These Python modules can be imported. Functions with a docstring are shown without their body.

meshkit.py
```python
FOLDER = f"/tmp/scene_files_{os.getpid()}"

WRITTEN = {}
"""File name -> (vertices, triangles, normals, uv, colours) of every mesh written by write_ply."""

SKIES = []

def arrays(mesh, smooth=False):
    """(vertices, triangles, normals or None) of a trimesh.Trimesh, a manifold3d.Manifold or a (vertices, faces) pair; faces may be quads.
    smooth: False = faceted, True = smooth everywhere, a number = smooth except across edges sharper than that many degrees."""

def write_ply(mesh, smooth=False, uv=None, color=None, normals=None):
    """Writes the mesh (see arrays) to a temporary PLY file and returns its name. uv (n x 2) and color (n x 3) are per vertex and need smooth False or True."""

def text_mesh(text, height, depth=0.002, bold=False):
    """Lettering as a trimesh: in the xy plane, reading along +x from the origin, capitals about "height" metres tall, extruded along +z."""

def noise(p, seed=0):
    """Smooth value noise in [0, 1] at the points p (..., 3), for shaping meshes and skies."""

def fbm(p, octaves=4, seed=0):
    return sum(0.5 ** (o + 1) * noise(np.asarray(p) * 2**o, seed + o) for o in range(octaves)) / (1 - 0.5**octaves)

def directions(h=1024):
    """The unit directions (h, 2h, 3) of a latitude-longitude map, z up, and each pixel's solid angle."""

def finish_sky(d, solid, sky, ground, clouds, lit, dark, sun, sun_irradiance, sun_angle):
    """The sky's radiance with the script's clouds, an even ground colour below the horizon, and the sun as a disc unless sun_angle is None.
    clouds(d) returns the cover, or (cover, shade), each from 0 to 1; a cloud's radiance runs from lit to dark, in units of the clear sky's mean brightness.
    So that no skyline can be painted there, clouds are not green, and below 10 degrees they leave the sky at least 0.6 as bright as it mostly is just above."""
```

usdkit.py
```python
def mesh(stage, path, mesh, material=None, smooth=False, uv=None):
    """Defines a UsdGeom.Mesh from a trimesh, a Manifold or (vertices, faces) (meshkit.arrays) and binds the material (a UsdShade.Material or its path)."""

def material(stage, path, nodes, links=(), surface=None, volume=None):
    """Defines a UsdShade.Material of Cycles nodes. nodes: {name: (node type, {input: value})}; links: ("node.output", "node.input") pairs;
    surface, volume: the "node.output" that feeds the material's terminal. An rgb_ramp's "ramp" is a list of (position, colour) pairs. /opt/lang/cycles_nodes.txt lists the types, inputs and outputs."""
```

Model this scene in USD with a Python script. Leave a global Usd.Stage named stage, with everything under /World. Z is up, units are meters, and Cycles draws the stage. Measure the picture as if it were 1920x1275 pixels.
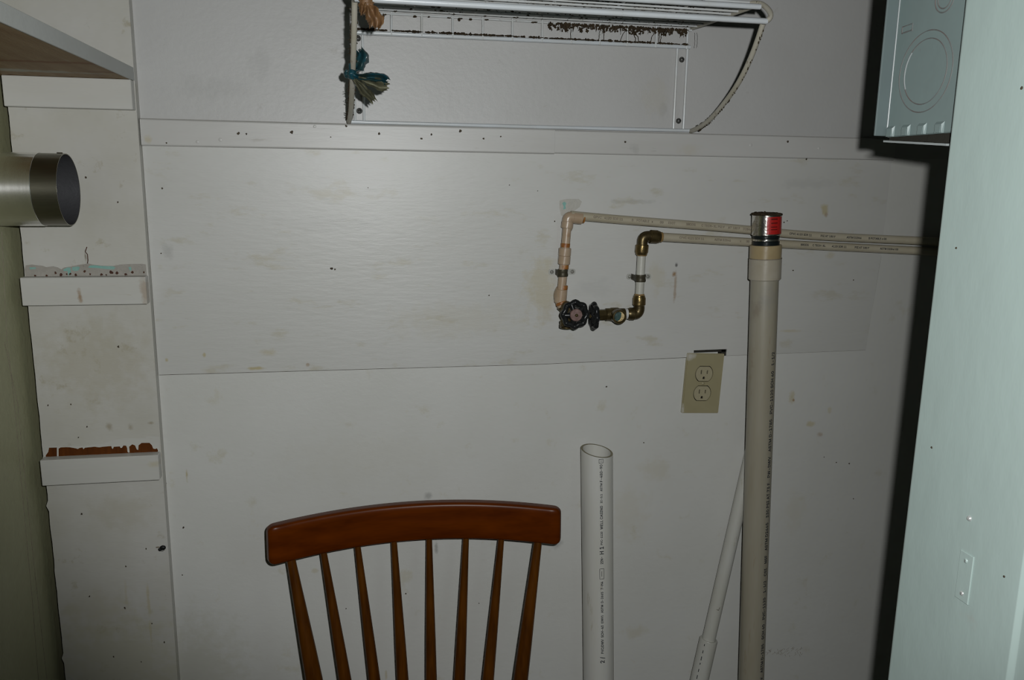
import math, random
import numpy as np
import trimesh
import manifold3d as m3
from shapely.geometry import Polygon
from pxr import Usd, UsdGeom, UsdLux, UsdShade, Gf, Sdf
import usdkit, meshkit

stage = Usd.Stage.CreateInMemory()
UsdGeom.SetStageUpAxis(stage, 'Z')
UsdGeom.SetStageMetersPerUnit(stage, 1.0)
UsdGeom.Xform.Define(stage, '/World')
UsdGeom.Scope.Define(stage, '/World/Looks')
rng = np.random.default_rng(7)
random.seed(7)

# ------------------------------------------------------------------ camera, flash, exposure
YAW, PITCH, ROLL, FPX = 0.192617858, -0.194246717, -0.0144768196, 1532.62
CAM = np.array([0.0, -1.45, 1.45])
_f = np.array([math.sin(YAW) * math.cos(PITCH), math.cos(YAW) * math.cos(PITCH), math.sin(PITCH)])
_r = np.cross(_f, [0, 0, 1.0]); _r /= np.linalg.norm(_r)
_d = np.cross(_f, _r)
_c, _s = math.cos(ROLL), math.sin(ROLL)
RIGHT, DOWN, FWD = _c * _r + _s * _d, -_s * _r + _c * _d, _f


def frame_matrix(pos):
    return Gf.Matrix4d(*RIGHT, 0, *(-DOWN), 0, *(-FWD), 0, *map(float, pos), 1)


cam = UsdGeom.Camera.Define(stage, '/World/camera')
cam.AddTransformOp().Set(frame_matrix(CAM))
cam.CreateHorizontalApertureAttr(36.0)
cam.CreateVerticalApertureAttr(36.0 * 1275 / 1920)
cam.CreateFocalLengthAttr(36.0 * FPX / 1920)
cam.CreateClippingRangeAttr(Gf.Vec2f(0.02, 50))
cam.CreateExposureAttr(0.0)

FLASH_POWER = 13200.0                     # the camera's own built-in flash: a small lamp above right of the lens, its beam thrown a little upwards
flash = UsdLux.SphereLight.Define(stage, '/World/camera_flash')
AIM = FWD + 0.093 * RIGHT - 0.227 * DOWN
AIM /= np.linalg.norm(AIM)
_fr = np.cross(AIM, [0, 0, 1.0]); _fr /= np.linalg.norm(_fr)
_fu = np.cross(_fr, AIM)
_fp = CAM + 0.056 * RIGHT - 0.047 * DOWN + 0.01 * FWD
flash.AddTransformOp().Set(Gf.Matrix4d(*_fr, 0, *_fu, 0, *(-AIM), 0, *map(float, _fp), 1))
flash.CreateRadiusAttr(0.0095)
flash.CreateIntensityAttr(FLASH_POWER)
flash.CreateColorAttr(Gf.Vec3f(0.968, 0.985, 0.985))
_sh = UsdLux.ShapingAPI.Apply(flash.GetPrim())
_sh.CreateShapingConeAngleAttr(52.0)
_sh.CreateShapingConeSoftnessAttr(0.436)


# points of the real planes seen along a line of sight (y = depth plane, x = side plane)
def _ray(px, py):
    return RIGHT * ((px - 960) / FPX) + DOWN * ((py - 637.5) / FPX) + FWD


def onY(px, py, y=0.0):
    v = _ray(px, py)
    return CAM + v * ((y - CAM[1]) / v[1])


def onX(px, py, x):
    v = _ray(px, py)
    return CAM + v * ((x - CAM[0]) / v[0])


def onZ(px, py, z):
    v = _ray(px, py)
    return CAM + v * ((z - CAM[2]) / v[2])


# ------------------------------------------------------------------ scene helpers
_used = {}


def numbered(path):
    n = _used.get(path, -1) + 1
    _used[path] = n
    return path if n == 0 else f'{path}_{n:03d}'


def meta(p, label=None, cat=None, group=None, kind=None):
    for k, v in (('label', label), ('category', cat), ('group', group), ('kind', kind)):
        if v:
            p.SetCustomDataByKey(k, v)
    return p


LOC = {}


def thing(name, label, cat=None, loc=(0, 0, 0), group=None, kind=None):
    x = UsdGeom.Xform.Define(stage, numbered('/World/' + name))
    x.AddTranslateOp().Set(Gf.Vec3d(*map(float, loc)))
    LOC[str(x.GetPath())] = np.asarray(loc, float)
    return meta(x.GetPrim(), label, cat, group, kind)


def obj(name, mesh, mat, parent=None, label=None, cat=None, kind=None, smooth=35, group=None):
    """One Mesh prim; the mesh is given in world metres and stored relative to its thing."""
    base = str(parent.GetPath()) if parent is not None else '/World'
    v, f = (np.array(mesh.vertices), np.array(mesh.faces)) if hasattr(mesh, 'vertices') else mesh
    off = LOC.get(base, np.zeros(3))
    path = numbered(base + '/' + name)
    m = usdkit.mesh(stage, path, trimesh.Trimesh(v - off, f, process=False), M[mat] if isinstance(mat, str) else mat, smooth=smooth)
    LOC[path] = off
    return meta(m.GetPrim(), label, cat, group, kind)


def cat_(*ms):
    return trimesh.util.concatenate(list(ms))


def bx(lo, hi, b=0.0):
    lo, hi = np.minimum(lo, hi).astype(float), np.maximum(lo, hi).astype(float)
    if b <= 0:
        m = trimesh.creation.box(hi - lo)
        m.apply_translation((lo + hi) / 2)
        return m
    pts = []
    for sx in (0, 1):
        for sy in (0, 1):
            for sz in (0, 1):
                c = np.where([sx, sy, sz], hi, lo)
                s = np.where([sx, sy, sz], -b, b)
                for k in range(3):
                    q = c + s
                    q[k] = c[k]
                    pts.append(q)
    return trimesh.convex.convex_hull(np.array(pts))


def rot(m, angle, axis, point):
    m = m.copy()
    m.apply_transform(trimesh.transformations.rotation_matrix(angle, axis, point))
    return m


def spline(pts, n=24):
    from scipy.interpolate import CubicSpline
    p = np.asarray(pts, float)
    t = np.r_[0, np.cumsum(np.linalg.norm(np.diff(p, axis=0), axis=1))]
    return CubicSpline(t, p)(np.linspace(0, t[-1], n))


def tube(pts, r, n=12, closed=False, caps=True, flat=None):
    """Round rod along a polyline; r is a number or one per point."""
    p = np.asarray(pts, float)
    k = len(p)
    r = np.broadcast_to(np.asarray(r, float), (k,))
    if closed:
        t = np.roll(p, -1, 0) - np.roll(p, 1, 0)
    else:
        t = np.gradient(p, axis=0)
    t /= np.linalg.norm(t, axis=1)[:, None]
    a = np.array([0, 0, 1.0]) if abs(t[0][2]) < 0.9 else np.array([1.0, 0, 0])
    u = np.cross(t[0], a); u /= np.linalg.norm(u)
    ang = np.arange(n) * 2 * math.pi / n
    rings = []
    for i in range(k):
        u = u - t[i] * (u @ t[i]); u /= np.linalg.norm(u)
        w = np.cross(t[i], u)
        rings.append(p[i] + r[i] * (np.cos(ang)[:, None] * u + np.sin(ang)[:, None] * w))
    v = np.vstack(rings)
    f = []
    for i in range(k if closed else k - 1):
        A, B = i * n, ((i + 1) % k) * n
        for j in range(n):
            j2 = (j + 1) % n
            f += [[A + j, A + j2, B + j2], [A + j, B + j2, B + j]]
    if not closed and caps:
        v = np.vstack([v, p[0], p[-1]])
        for j in range(n):
            j2 = (j + 1) % n
            f += [[k * n, j2, j], [k * n + 1, (k - 1) * n + j, (k - 1) * n + j2]]
    return trimesh.Trimesh(v, np.array(f), process=False)


def lathe(profile, origin, axis, n=32):
    """Revolves (radius, height) pairs around an axis from origin."""
    axis = np.asarray(axis, float); axis /= np.linalg.norm(axis)
    a = np.array([0, 0, 1.0]) if abs(axis[2]) < 0.9 else np.array([1.0, 0, 0])
    u = np.cross(axis, a); u /= np.linalg.norm(u)
    w = np.cross(axis, u)
    ang = np.arange(n) * 2 * math.pi / n
    ring = np.cos(ang)[:, None] * u + np.sin(ang)[:, None] * w
    v = np.vstack([np.asarray(origin) + h * axis + max(rr, 1e-6) * ring for rr, h in profile])
    f = []
    for i in range(len(profile) - 1):
        for j in range(n):
            j2 = (j + 1) % n
            A, B = i * n, (i + 1) * n
            f += [[A + j, A + j2, B + j2], [A + j, B + j2, B + j]]
    return trimesh.Trimesh(v, np.array(f), process=False)


def cyl(a, b, r, n=24, bevel=0.0008):
    a, b = np.asarray(a, float), np.asarray(b, float)
    L = np.linalg.norm(b - a)
    return lathe([(0, 0), (r - bevel, 0), (r, bevel), (r, L - bevel), (r - bevel, L), (0, L)], a, b - a, n)


def blob(c, rad, seed=0, sub=2, rough=0.25):
    m = trimesh.creation.icosphere(sub)
    v = m.vertices * (1 + rough * (meshkit.noise(m.vertices * 2.3 + seed * 7.1, seed)[:, None] - 0.5) * 2)
    return trimesh.Trimesh(v * np.asarray(rad) + np.asarray(c), m.faces, process=False)


def wall_patch(pxpts, y, depth=0.0004):
    """A thin chip of real thickness on a wall plane, its outline given along the lines of sight."""
    P = [onY(a, b, y) for a, b in pxpts]
    pg = Polygon([(p[0], p[2]) for p in P]).buffer(0)
    ms = []
    for g in getattr(pg, 'geoms', [pg]):
        m = trimesh.creation.extrude_polygon(g, depth, engine='earcut')
        v = m.vertices
        ms.append(trimesh.Trimesh(np.c_[v[:, 0], y - v[:, 2], v[:, 1]], m.faces[:, ::-1], process=False))
    m = cat_(*ms)
    m.fix_normals()
    return m


def poly_y(poly, y0, y1):
    """Extrudes an (x, z) polygon from y0 to y1."""
    m = trimesh.creation.extrude_polygon(poly, abs(y1 - y0), engine='earcut')
    v = m.vertices
    m = trimesh.Trimesh(np.c_[v[:, 0], max(y0, y1) - v[:, 2], v[:, 1]], m.faces, process=False)
    m.fix_normals()
    return m


def round_rect(cx, cz, w, h, r):
    return Polygon([(cx - w / 2, cz - h / 2), (cx + w / 2, cz - h / 2), (cx + w / 2, cz + h / 2), (cx - w / 2, cz + h / 2)]).buffer(-r).buffer(r, quad_segs=6)


def disc(px, py, y, rpx, squash=1.0, seed=0):
    c = onY(px, py, y)
    k = 9
    a = np.arange(k) * 2 * math.pi / k
    rr = rpx * 0.00072 * (1 + 0.75 * (np.random.default_rng(seed).random(k) - 0.5))
    pg = Polygon(np.c_[c[0] + rr * np.cos(a), c[2] + rr * squash * np.sin(a)])
    return poly_y(pg, y, y - 0.0006)


# ------------------------------------------------------------------ materials
M = {}
ALB = 0.74


def mat(name, nodes, links, surface='p.BSDF'):
    M[name] = usdkit.material(stage, '/World/Looks/' + name, nodes, links, surface=surface)


def lin(r, g, b):
    return tuple((c / 255 / 12.92) if c / 255 <= 0.04045 else ((c / 255 + 0.055) / 1.055) ** 2.4 for c in (r, g, b))


def surface(name, base, base2=None, rough=0.5, scale=6.0, stretch=(1, 1, 1), bump=0.0006, bump_scale=120.0, bump_stretch=(1, 1, 1),
            fleck=None, fleck_amt=0.62, fleck_scale=30.0, stains=(), metallic=0.0, spec=0.5, coat=0.0, detail=4.0, bump_strength=1.0):
    """Painted or plain surface: a soft two-tone variation, small flecks, fine relief, stains and broad tones (centre, radii, colour, strength) at fixed places."""
    if metallic < 0.5:
        base = tuple(ALB * c for c in base)
        base2 = tuple(ALB * c for c in base2) if base2 is not None else None
        fleck = tuple(ALB * c for c in fleck) if fleck is not None else None
        stains = [(c, r, tuple(ALB * k for k in col), k2) for c, r, col, k2 in stains]
    nd = {'g': ('geometry', {}), 'm': ('mapping', {'scale': stretch}), 'n': ('noise_texture', {'scale': scale, 'detail': detail, 'roughness': 0.6}),
          'nr': ('map_range', {'from_min': 0.3, 'from_max': 0.7, 'clamp': True}),
          'c': ('mix', {'color1': base, 'color2': base2 if base2 is not None else base}),
          'bm': ('mapping', {'scale': bump_stretch}), 'bn': ('noise_texture', {'scale': bump_scale, 'detail': 3.0, 'roughness': 0.55}),
          'b': ('bump', {'strength': bump_strength, 'distance': bump}),
          'p': ('principled_bsdf', {'roughness': rough, 'metallic': metallic, 'specular_ior_level': spec if max(base) > 0.18 or metallic > 0.5 else min(spec, 0.22), 'coat_weight': coat})}
    lk = [('g.position', 'm.vector'), ('m.vector', 'n.vector'), ('n.fac', 'nr.value'), ('nr.result', 'c.fac'), ('g.position', 'bm.vector'),
          ('bm.vector', 'bn.vector'), ('bn.fac', 'b.height'), ('b.normal', 'p.normal')]
    last = 'c.color'
    if fleck is not None:
        nd['fn'] = ('noise_texture', {'scale': fleck_scale, 'detail': 5.0, 'roughness': 0.65})
        nd['fr'] = ('map_range', {'from_min': fleck_amt, 'from_max': fleck_amt + 0.1, 'to_max': 0.7, 'clamp': True})
        nd['fm'] = ('mix', {'color2': fleck})
        lk += [('m.vector', 'fn.vector'), ('fn.fac', 'fr.value'), ('fr.result', 'fm.fac'), (last, 'fm.color1')]
        last = 'fm.color'
    if stains:
        nd['sn'] = ('noise_texture', {'scale': 45.0, 'detail': 4.0, 'roughness': 0.65})
        nd['sr'] = ('map_range', {'from_min': 0.25, 'from_max': 0.75, 'to_min': -0.55, 'to_max': 0.55})
        lk += [('g.position', 'sn.vector'), ('sn.fac', 'sr.value')]
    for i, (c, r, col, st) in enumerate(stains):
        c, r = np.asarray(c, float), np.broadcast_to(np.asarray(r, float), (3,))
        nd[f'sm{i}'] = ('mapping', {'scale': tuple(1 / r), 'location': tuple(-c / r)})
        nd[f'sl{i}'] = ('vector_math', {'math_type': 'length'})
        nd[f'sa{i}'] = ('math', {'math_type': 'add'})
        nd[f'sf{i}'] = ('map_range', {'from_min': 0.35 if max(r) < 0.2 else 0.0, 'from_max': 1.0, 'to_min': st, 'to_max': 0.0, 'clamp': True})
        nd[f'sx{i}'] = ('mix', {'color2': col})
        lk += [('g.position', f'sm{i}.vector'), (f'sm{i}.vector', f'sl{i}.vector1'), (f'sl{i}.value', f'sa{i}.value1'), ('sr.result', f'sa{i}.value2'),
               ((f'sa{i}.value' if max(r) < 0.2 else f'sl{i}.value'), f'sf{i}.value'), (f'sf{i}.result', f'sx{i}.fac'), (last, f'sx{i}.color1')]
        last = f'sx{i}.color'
    lk.append((last, 'p.base_color'))
    mat(name, nd, lk)


def st(px, py, rx, ry, col, s, y=0.0):
    """A stain, and also a broad tone shift, on the back wall."""
    return (onY(px, py, y), (rx * 0.00096, 0.03, ry * 0.00096), col, s)


RTONE = [st(1760, 640, 480, 1900, (0.36, 0.355, 0.325), 0.62)]  # broad soft grey tone, darker towards the right
YEL, RUST, GREY, DARK = (0.50, 0.43, 0.24), (0.30, 0.17, 0.06), (0.33, 0.33, 0.31), (0.05, 0.045, 0.04)
TEAL = (0.16, 0.46, 0.40)
WHITE, WHITE2 = (0.642, 0.640, 0.610), (0.590, 0.587, 0.550)
surface('paint_upper', (0.568, 0.565, 0.550), (0.530, 0.525, 0.507), rough=0.46, scale=5, bump=0.00032, bump_scale=95, bump_stretch=(1, 1, 1.25), detail=5,
        fleck=(0.42, 0.40, 0.36), fleck_amt=0.64, fleck_scale=22,
        stains=[st(490, 120, 22, 34, GREY, 0.2), st(395, 165, 70, 22, GREY, 0.16), st(1245, 205, 10, 14, GREY, 0.22), *RTONE, st(1230, 180, 40, 40, YEL, 0.12)])
surface('paint_middle', WHITE, WHITE2, rough=0.42, scale=4, stretch=(0.7, 1, 1.6), bump=0.0003, bump_scale=70, bump_stretch=(0.45, 1, 2.2), detail=6,
        fleck=(0.53, 0.50, 0.40), fleck_amt=0.58, fleck_scale=16,
        stains=[st(1015, 540, 38, 75, YEL, 0.45), st(1265, 535, 4, 38, RUST, 0.5),
                st(1267, 497, 4, 6, DARK, 0.8), st(1263, 514, 5, 6, RUST, 0.9), st(1545, 395, 10, 14, YEL, 0.9), st(1548, 403, 5, 6, RUST, 0.5), st(1556, 478, 10, 9, YEL, 0.45),
                *RTONE, st(480, 690, 22, 4, YEL, 0.9), st(384, 665, 4, 6, YEL, 0.8), st(505, 660, 16, 9, YEL, 0.5), st(577, 683, 4, 4, RUST, 0.5), st(313, 675, 4, 5, YEL, 0.8),
                st(315, 470, 12, 18, GREY, 0.35), st(1120, 540, 50, 24, GREY, 0.12), st(1480, 620, 26, 4, YEL, 0.4), st(1180, 378, 60, 5, GREY, 0.25), st(850, 600, 150, 40, YEL, 0.14),
                st(1230, 520, 20, 40, YEL, 0.25), st(1510, 345, 60, 12, GREY, 0.18), st(620, 420, 120, 18, GREY, 0.1)])
surface('paint_lower', (0.705, 0.705, 0.670), (0.655, 0.654, 0.610), rough=0.42, scale=4, bump=0.00035, bump_scale=85, bump_stretch=(0.8, 1, 1.2), detail=5,
        fleck=(0.60, 0.575, 0.47), fleck_amt=0.60, fleck_scale=18,
        stains=[*RTONE, st(370, 1270, 110, 150, (0.50, 0.48, 0.36), 0.35), st(1485, 745, 10, 16, YEL, 0.6), st(1488, 750, 4, 4, RUST, 0.7), st(1520, 795, 12, 8, YEL, 0.6), st(1538, 815, 8, 6, RUST, 0.4), st(1555, 770, 6, 8, YEL, 0.4),  # the broad patch after the right tone is yellower towards the bottom left
                st(350, 890, 3, 12, YEL, 0.8), st(803, 930, 10, 9, GREY, 0.6), st(818, 1027, 5, 14, GREY, 0.7), st(1045, 1020, 14, 12, GREY, 0.5), st(1180, 960, 50, 70, YEL, 0.15),
                st(1230, 880, 40, 30, YEL, 0.2), st(700, 860, 200, 60, YEL, 0.06), st(590, 1070, 8, 6, YEL, 0.4), st(724, 1265, 3, 14, YEL, 0.5), st(1190, 1185, 30, 18, YEL, 0.25),
                st(1490, 960, 30, 60, YEL, 0.14)])
surface('paint_batten', (0.62, 0.615, 0.59), (0.56, 0.55, 0.52), rough=0.42, scale=5, stretch=(0.5, 1, 3), bump=0.0003, bump_scale=60, bump_stretch=(0.3, 1, 2.5),
        fleck=(0.42, 0.40, 0.35), fleck_amt=0.66, fleck_scale=24, stains=[*RTONE, st(278, 262, 8, 10, YEL, 0.5), st(1290, 280, 30, 14, YEL, 0.2), st(1185, 280, 12, 10, GREY, 0.3)])
CLR = (0.45, 0.41, 0.30)
surface('paint_board', (0.62, 0.61, 0.575), (0.54, 0.525, 0.46), rough=0.42, scale=7, bump=0.0003, bump_scale=70, bump_stretch=(0.6, 1, 1.8), detail=6,
        fleck=(0.40, 0.36, 0.25), fleck_amt=0.625, fleck_scale=30,
        stains=[st(180, 680, 110, 90, CLR, 0.4, -.02), st(205, 800, 8, 10, (0.3, 0.25, 0.15), 0.6, -.02), st(245, 800, 6, 8, (0.3, 0.25, 0.15), 0.5, -.02), st(283, 793, 6, 4, (0.3, 0.25, 0.15), 0.6, -.02),
                st(160, 480, 3, 16, (0.2, 0.17, 0.12), 0.8, -.02), st(283, 1190, 3, 30, YEL, 0.5, -.02), st(236, 1110, 3, 30, YEL, 0.3, -.02), st(278, 1120, 4, 45, YEL, 0.5, -.02), st(190, 1150, 80, 60, CLR, 0.25, -.02),
                st(230, 960, 60, 40, CLR, 0.25, -.02), st(220, 1250, 160, 130, (0.52, 0.50, 0.36), 0.5, -.02)])  # the broad last patch turns the foot of the board yellower
surface('paint_cleat', (0.625, 0.62, 0.585), (0.58, 0.57, 0.52), rough=0.42, scale=6, stretch=(0.5, 1, 3), bump=0.00025, bump_scale=60, bump_stretch=(0.3, 1, 2.5), fleck=(0.45, 0.42, 0.32), fleck_amt=0.66,
        stains=[st(150, 557, 5, 16, RUST, 0.75, -.04), st(272, 548, 9, 28, RUST, 0.45, -.04), st(290, 870, 16, 8, YEL, 0.4, -.04)])
surface('paint_left', (0.43, 0.425, 0.265), (0.37, 0.365, 0.215), rough=0.5, scale=5, bump=0.001, bump_scale=60, fleck=(0.30, 0.27, 0.18), fleck_amt=0.64, fleck_scale=14)
surface('paint_mint', (0.470, 0.585, 0.550), (0.450, 0.555, 0.522), rough=0.36, scale=5, bump=0.0005, bump_scale=48, bump_stretch=(1, 1, 0.45), detail=5,
        fleck=(0.47, 0.50, 0.46), fleck_amt=0.62, fleck_scale=9)
surface('paint_box', (0.228, 0.300, 0.292), (0.208, 0.268, 0.260), rough=0.38, scale=9, bump=0.0002, bump_scale=60, fleck=(0.20, 0.13, 0.11), fleck_amt=0.66, fleck_scale=34)
surface('box_lip_glint', (0.38, 0.41, 0.41), rough=0.35, bump=0.0001)  # pale lip metal, also the painted highlights on fold and knockout
surface('paint_flange', (0.150, 0.193, 0.193), (0.138, 0.174, 0.172), rough=0.4, scale=9, bump=0.0002)
surface('box_rust', (0.175, 0.200, 0.195), (0.17, 0.135, 0.125), rough=0.6, scale=60)
surface('gap_shade', (0.03, 0.028, 0.022), rough=0.8)  # near-black, puts the shade of the gaps into the colour
surface('dark_brown', (0.05, 0.03, 0.018), (0.02, 0.015, 0.01), rough=0.8, scale=200)
surface('bare_wood', (0.130, 0.038, 0.006), (0.075, 0.020, 0.004), spec=0.08, rough=0.7, scale=60, stretch=(2.5, 1, 0.25), bump=0.0004, bump_scale=200)
surface('undercoat', (0.40, 0.375, 0.335), (0.34, 0.32, 0.28), rough=0.5, scale=60, fleck=(0.2, 0.12, 0.08), fleck_amt=0.66, fleck_scale=120)
surface('teal_paint', (0.20, 0.47, 0.41), (0.27, 0.46, 0.41), rough=0.5, scale=80)
surface('knot_brown', (0.10, 0.04, 0.02), (0.06, 0.025, 0.015), rough=0.6, scale=150)
surface('shelf_wood', (0.42, 0.285, 0.145), (0.31, 0.185, 0.080), rough=0.6, scale=9, stretch=(7, 0.6, 5), bump=0.0006, bump_scale=120, bump_stretch=(3, 0.4, 1), detail=6,
        fleck=(0.45, 0.43, 0.36), fleck_amt=0.60, fleck_scale=6, spec=0.2, stains=[(onZ(110, 117, 1.594), (0.16, 0.014, 0.03), (0.26, 0.10, 0.02), 0.85), (onZ(40, 132, 1.594), (0.075, 0.022, 0.03), (0.50, 0.48, 0.40), 0.95), (onZ(120, 136, 1.594), (0.08, 0.010, 0.03), (0.46, 0.42, 0.33), 0.7), (onZ(215, 136, 1.594), (0.05, 0.012, 0.03), (0.22, 0.09, 0.03), 0.8)])
surface('shelf_edge_paint', (0.46, 0.475, 0.455), (0.42, 0.43, 0.40), rough=0.4, scale=8, bump=0.0004, bump_scale=60)
surface('shelf_wire_white', (0.74, 0.78, 0.80), (0.62, 0.62, 0.58), rough=0.3, scale=14, bump=0.0001, fleck=(0.20, 0.15, 0.09), fleck_amt=0.63, fleck_scale=55)
surface('shelf_rod_white', (0.72, 0.77, 0.81), (0.64, 0.66, 0.65), rough=0.3, scale=10, bump=0.0001, fleck=(0.35, 0.30, 0.22), fleck_amt=0.66, fleck_scale=40)
surface('arm_cream', (0.52, 0.50, 0.43), (0.40, 0.37, 0.28), rough=0.4, scale=14, bump=0.0002, fleck=(0.16, 0.12, 0.07), fleck_amt=0.60, fleck_scale=60)
surface('dust', (0.070, 0.050, 0.030), (0.030, 0.022, 0.013), rough=0.9, scale=120, spec=0.1)
surface('screw_metal', (0.30, 0.30, 0.29), (0.12, 0.12, 0.11), rough=0.35, metallic=0.9, scale=300)
surface('ribbon_teal', (0.010, 0.075, 0.105), (0.022, 0.045, 0.038), rough=0.3, scale=60, bump=0.001, bump_scale=90, coat=0.3)
surface('ribbon_olive', (0.21, 0.205, 0.135), (0.065, 0.065, 0.035), rough=0.5, scale=70, bump=0.0012, bump_scale=110)
surface('ribbon_brown', (0.27, 0.145, 0.060), (0.12, 0.058, 0.022), rough=0.5, scale=60, stretch=(4, 1, 0.7), bump=0.001, bump_scale=150, bump_stretch=(3, 1, 0.4))
surface('cpvc', (0.50, 0.455, 0.35), (0.44, 0.39, 0.28), rough=0.35, scale=16, bump=0.0001, fleck=(0.26, 0.15, 0.07), fleck_amt=0.66, fleck_scale=40)
surface('cpvc_pink', (0.50, 0.385, 0.275), (0.43, 0.31, 0.20), rough=0.3, scale=30, bump=0.0001, fleck=(0.34, 0.13, 0.03), fleck_amt=0.63, fleck_scale=50)
surface('cpvc_white', (0.60, 0.595, 0.53), (0.54, 0.53, 0.46), rough=0.3, scale=20, bump=0.0001)
surface('glue_orange', (0.40, 0.17, 0.03), (0.28, 0.09, 0.02), rough=0.45, scale=90)
surface('brass_old', (0.115, 0.085, 0.034), (0.055, 0.040, 0.017), rough=0.36, metallic=0.7, scale=60, bump=0.0002, bump_scale=200)
surface('brass_bright', (0.25, 0.18, 0.075), (0.13, 0.09, 0.035), rough=0.28, metallic=0.85, scale=80)
surface('brass_tan', (0.36, 0.24, 0.095), (0.28, 0.17, 0.06), rough=0.45, scale=60)
surface('verdigris', (0.07, 0.14, 0.13), (0.03, 0.05, 0.045), rough=0.6, scale=150)
surface('teflon', (0.66, 0.66, 0.64), rough=0.5)
surface('wheel_black', (0.011, 0.012, 0.012), (0.02, 0.021, 0.021), rough=0.25, scale=60, bump=0.0003, bump_scale=150)
surface('wheel_disc', (0.25, 0.15, 0.135), (0.15, 0.085, 0.072), rough=0.5, scale=200)
surface('clamp_metal', (0.050, 0.042, 0.026), (0.085, 0.075, 0.048), rough=0.45, metallic=0.3, scale=120)
surface('screw_painted', (0.34, 0.335, 0.30), (0.20, 0.195, 0.17), rough=0.4, scale=200)
surface('clamp_painted', (0.50, 0.50, 0.46), (0.40, 0.40, 0.36), rough=0.4, scale=90)
surface('pvc_old', (0.40, 0.375, 0.30), (0.35, 0.315, 0.23), rough=0.36, scale=12, stretch=(2, 2, 0.35), bump=0.0001, fleck=(0.30, 0.23, 0.14), fleck_amt=0.62, fleck_scale=26, stains=[(onY(1411, 690, -.085), (.006, .02, .06), (0.24, 0.15, 0.08), 0.6), (onY(1420, 585, -.09), (.010, .03, .022), (0.25, 0.20, 0.15), 0.5), (onY(1406, 790, -.085), (.005, .02, .03), (0.22, 0.12, 0.05), 0.6), (onY(1440, 560, -.085), (.02, .03, .035), (0.30, 0.29, 0.26), 0.5)])
surface('pvc_hub', (0.47, 0.43, 0.345), (0.40, 0.355, 0.265), rough=0.3, scale=30, bump=0.0001, fleck=(0.30, 0.18, 0.07), fleck_amt=0.68, fleck_scale=40)
surface('pvc_hub_tan', (0.44, 0.345, 0.19), (0.38, 0.29, 0.155), rough=0.3, scale=30, bump=0.0001)
surface('pvc_casing', (0.72, 0.72, 0.685), (0.65, 0.64, 0.57), rough=0.34, scale=10, stretch=(2, 2, 0.3), bump=0.0001, fleck=(0.38, 0.33, 0.22), fleck_amt=0.63, fleck_scale=22)
surface('pvc_rim', (0.26, 0.23, 0.14), (0.18, 0.16, 0.09), rough=0.5, scale=80)
surface('pvc_grey', (0.60, 0.60, 0.56), (0.54, 0.53, 0.46), rough=0.36, scale=12, stretch=(2, 2, 0.5), bump=0.0001, fleck=(0.36, 0.32, 0.2), fleck_amt=0.66, fleck_scale=26)
surface('ink', (0.035, 0.04, 0.045), rough=0.6)
surface('ink_faded', (0.16, 0.13, 0.10), (0.30, 0.26, 0.20), rough=0.6, scale=70)
surface('chrome', (0.62, 0.60, 0.56), (0.50, 0.48, 0.43), rough=0.20, metallic=1.0, scale=20)
surface('rubber', (0.010, 0.014, 0.014), rough=0.3)
surface('label_red', (0.55, 0.020, 0.018), (0.45, 0.015, 0.012), rough=0.35, scale=120)
surface('label_dark_red', (0.13, 0.012, 0.010), rough=0.4)
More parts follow.
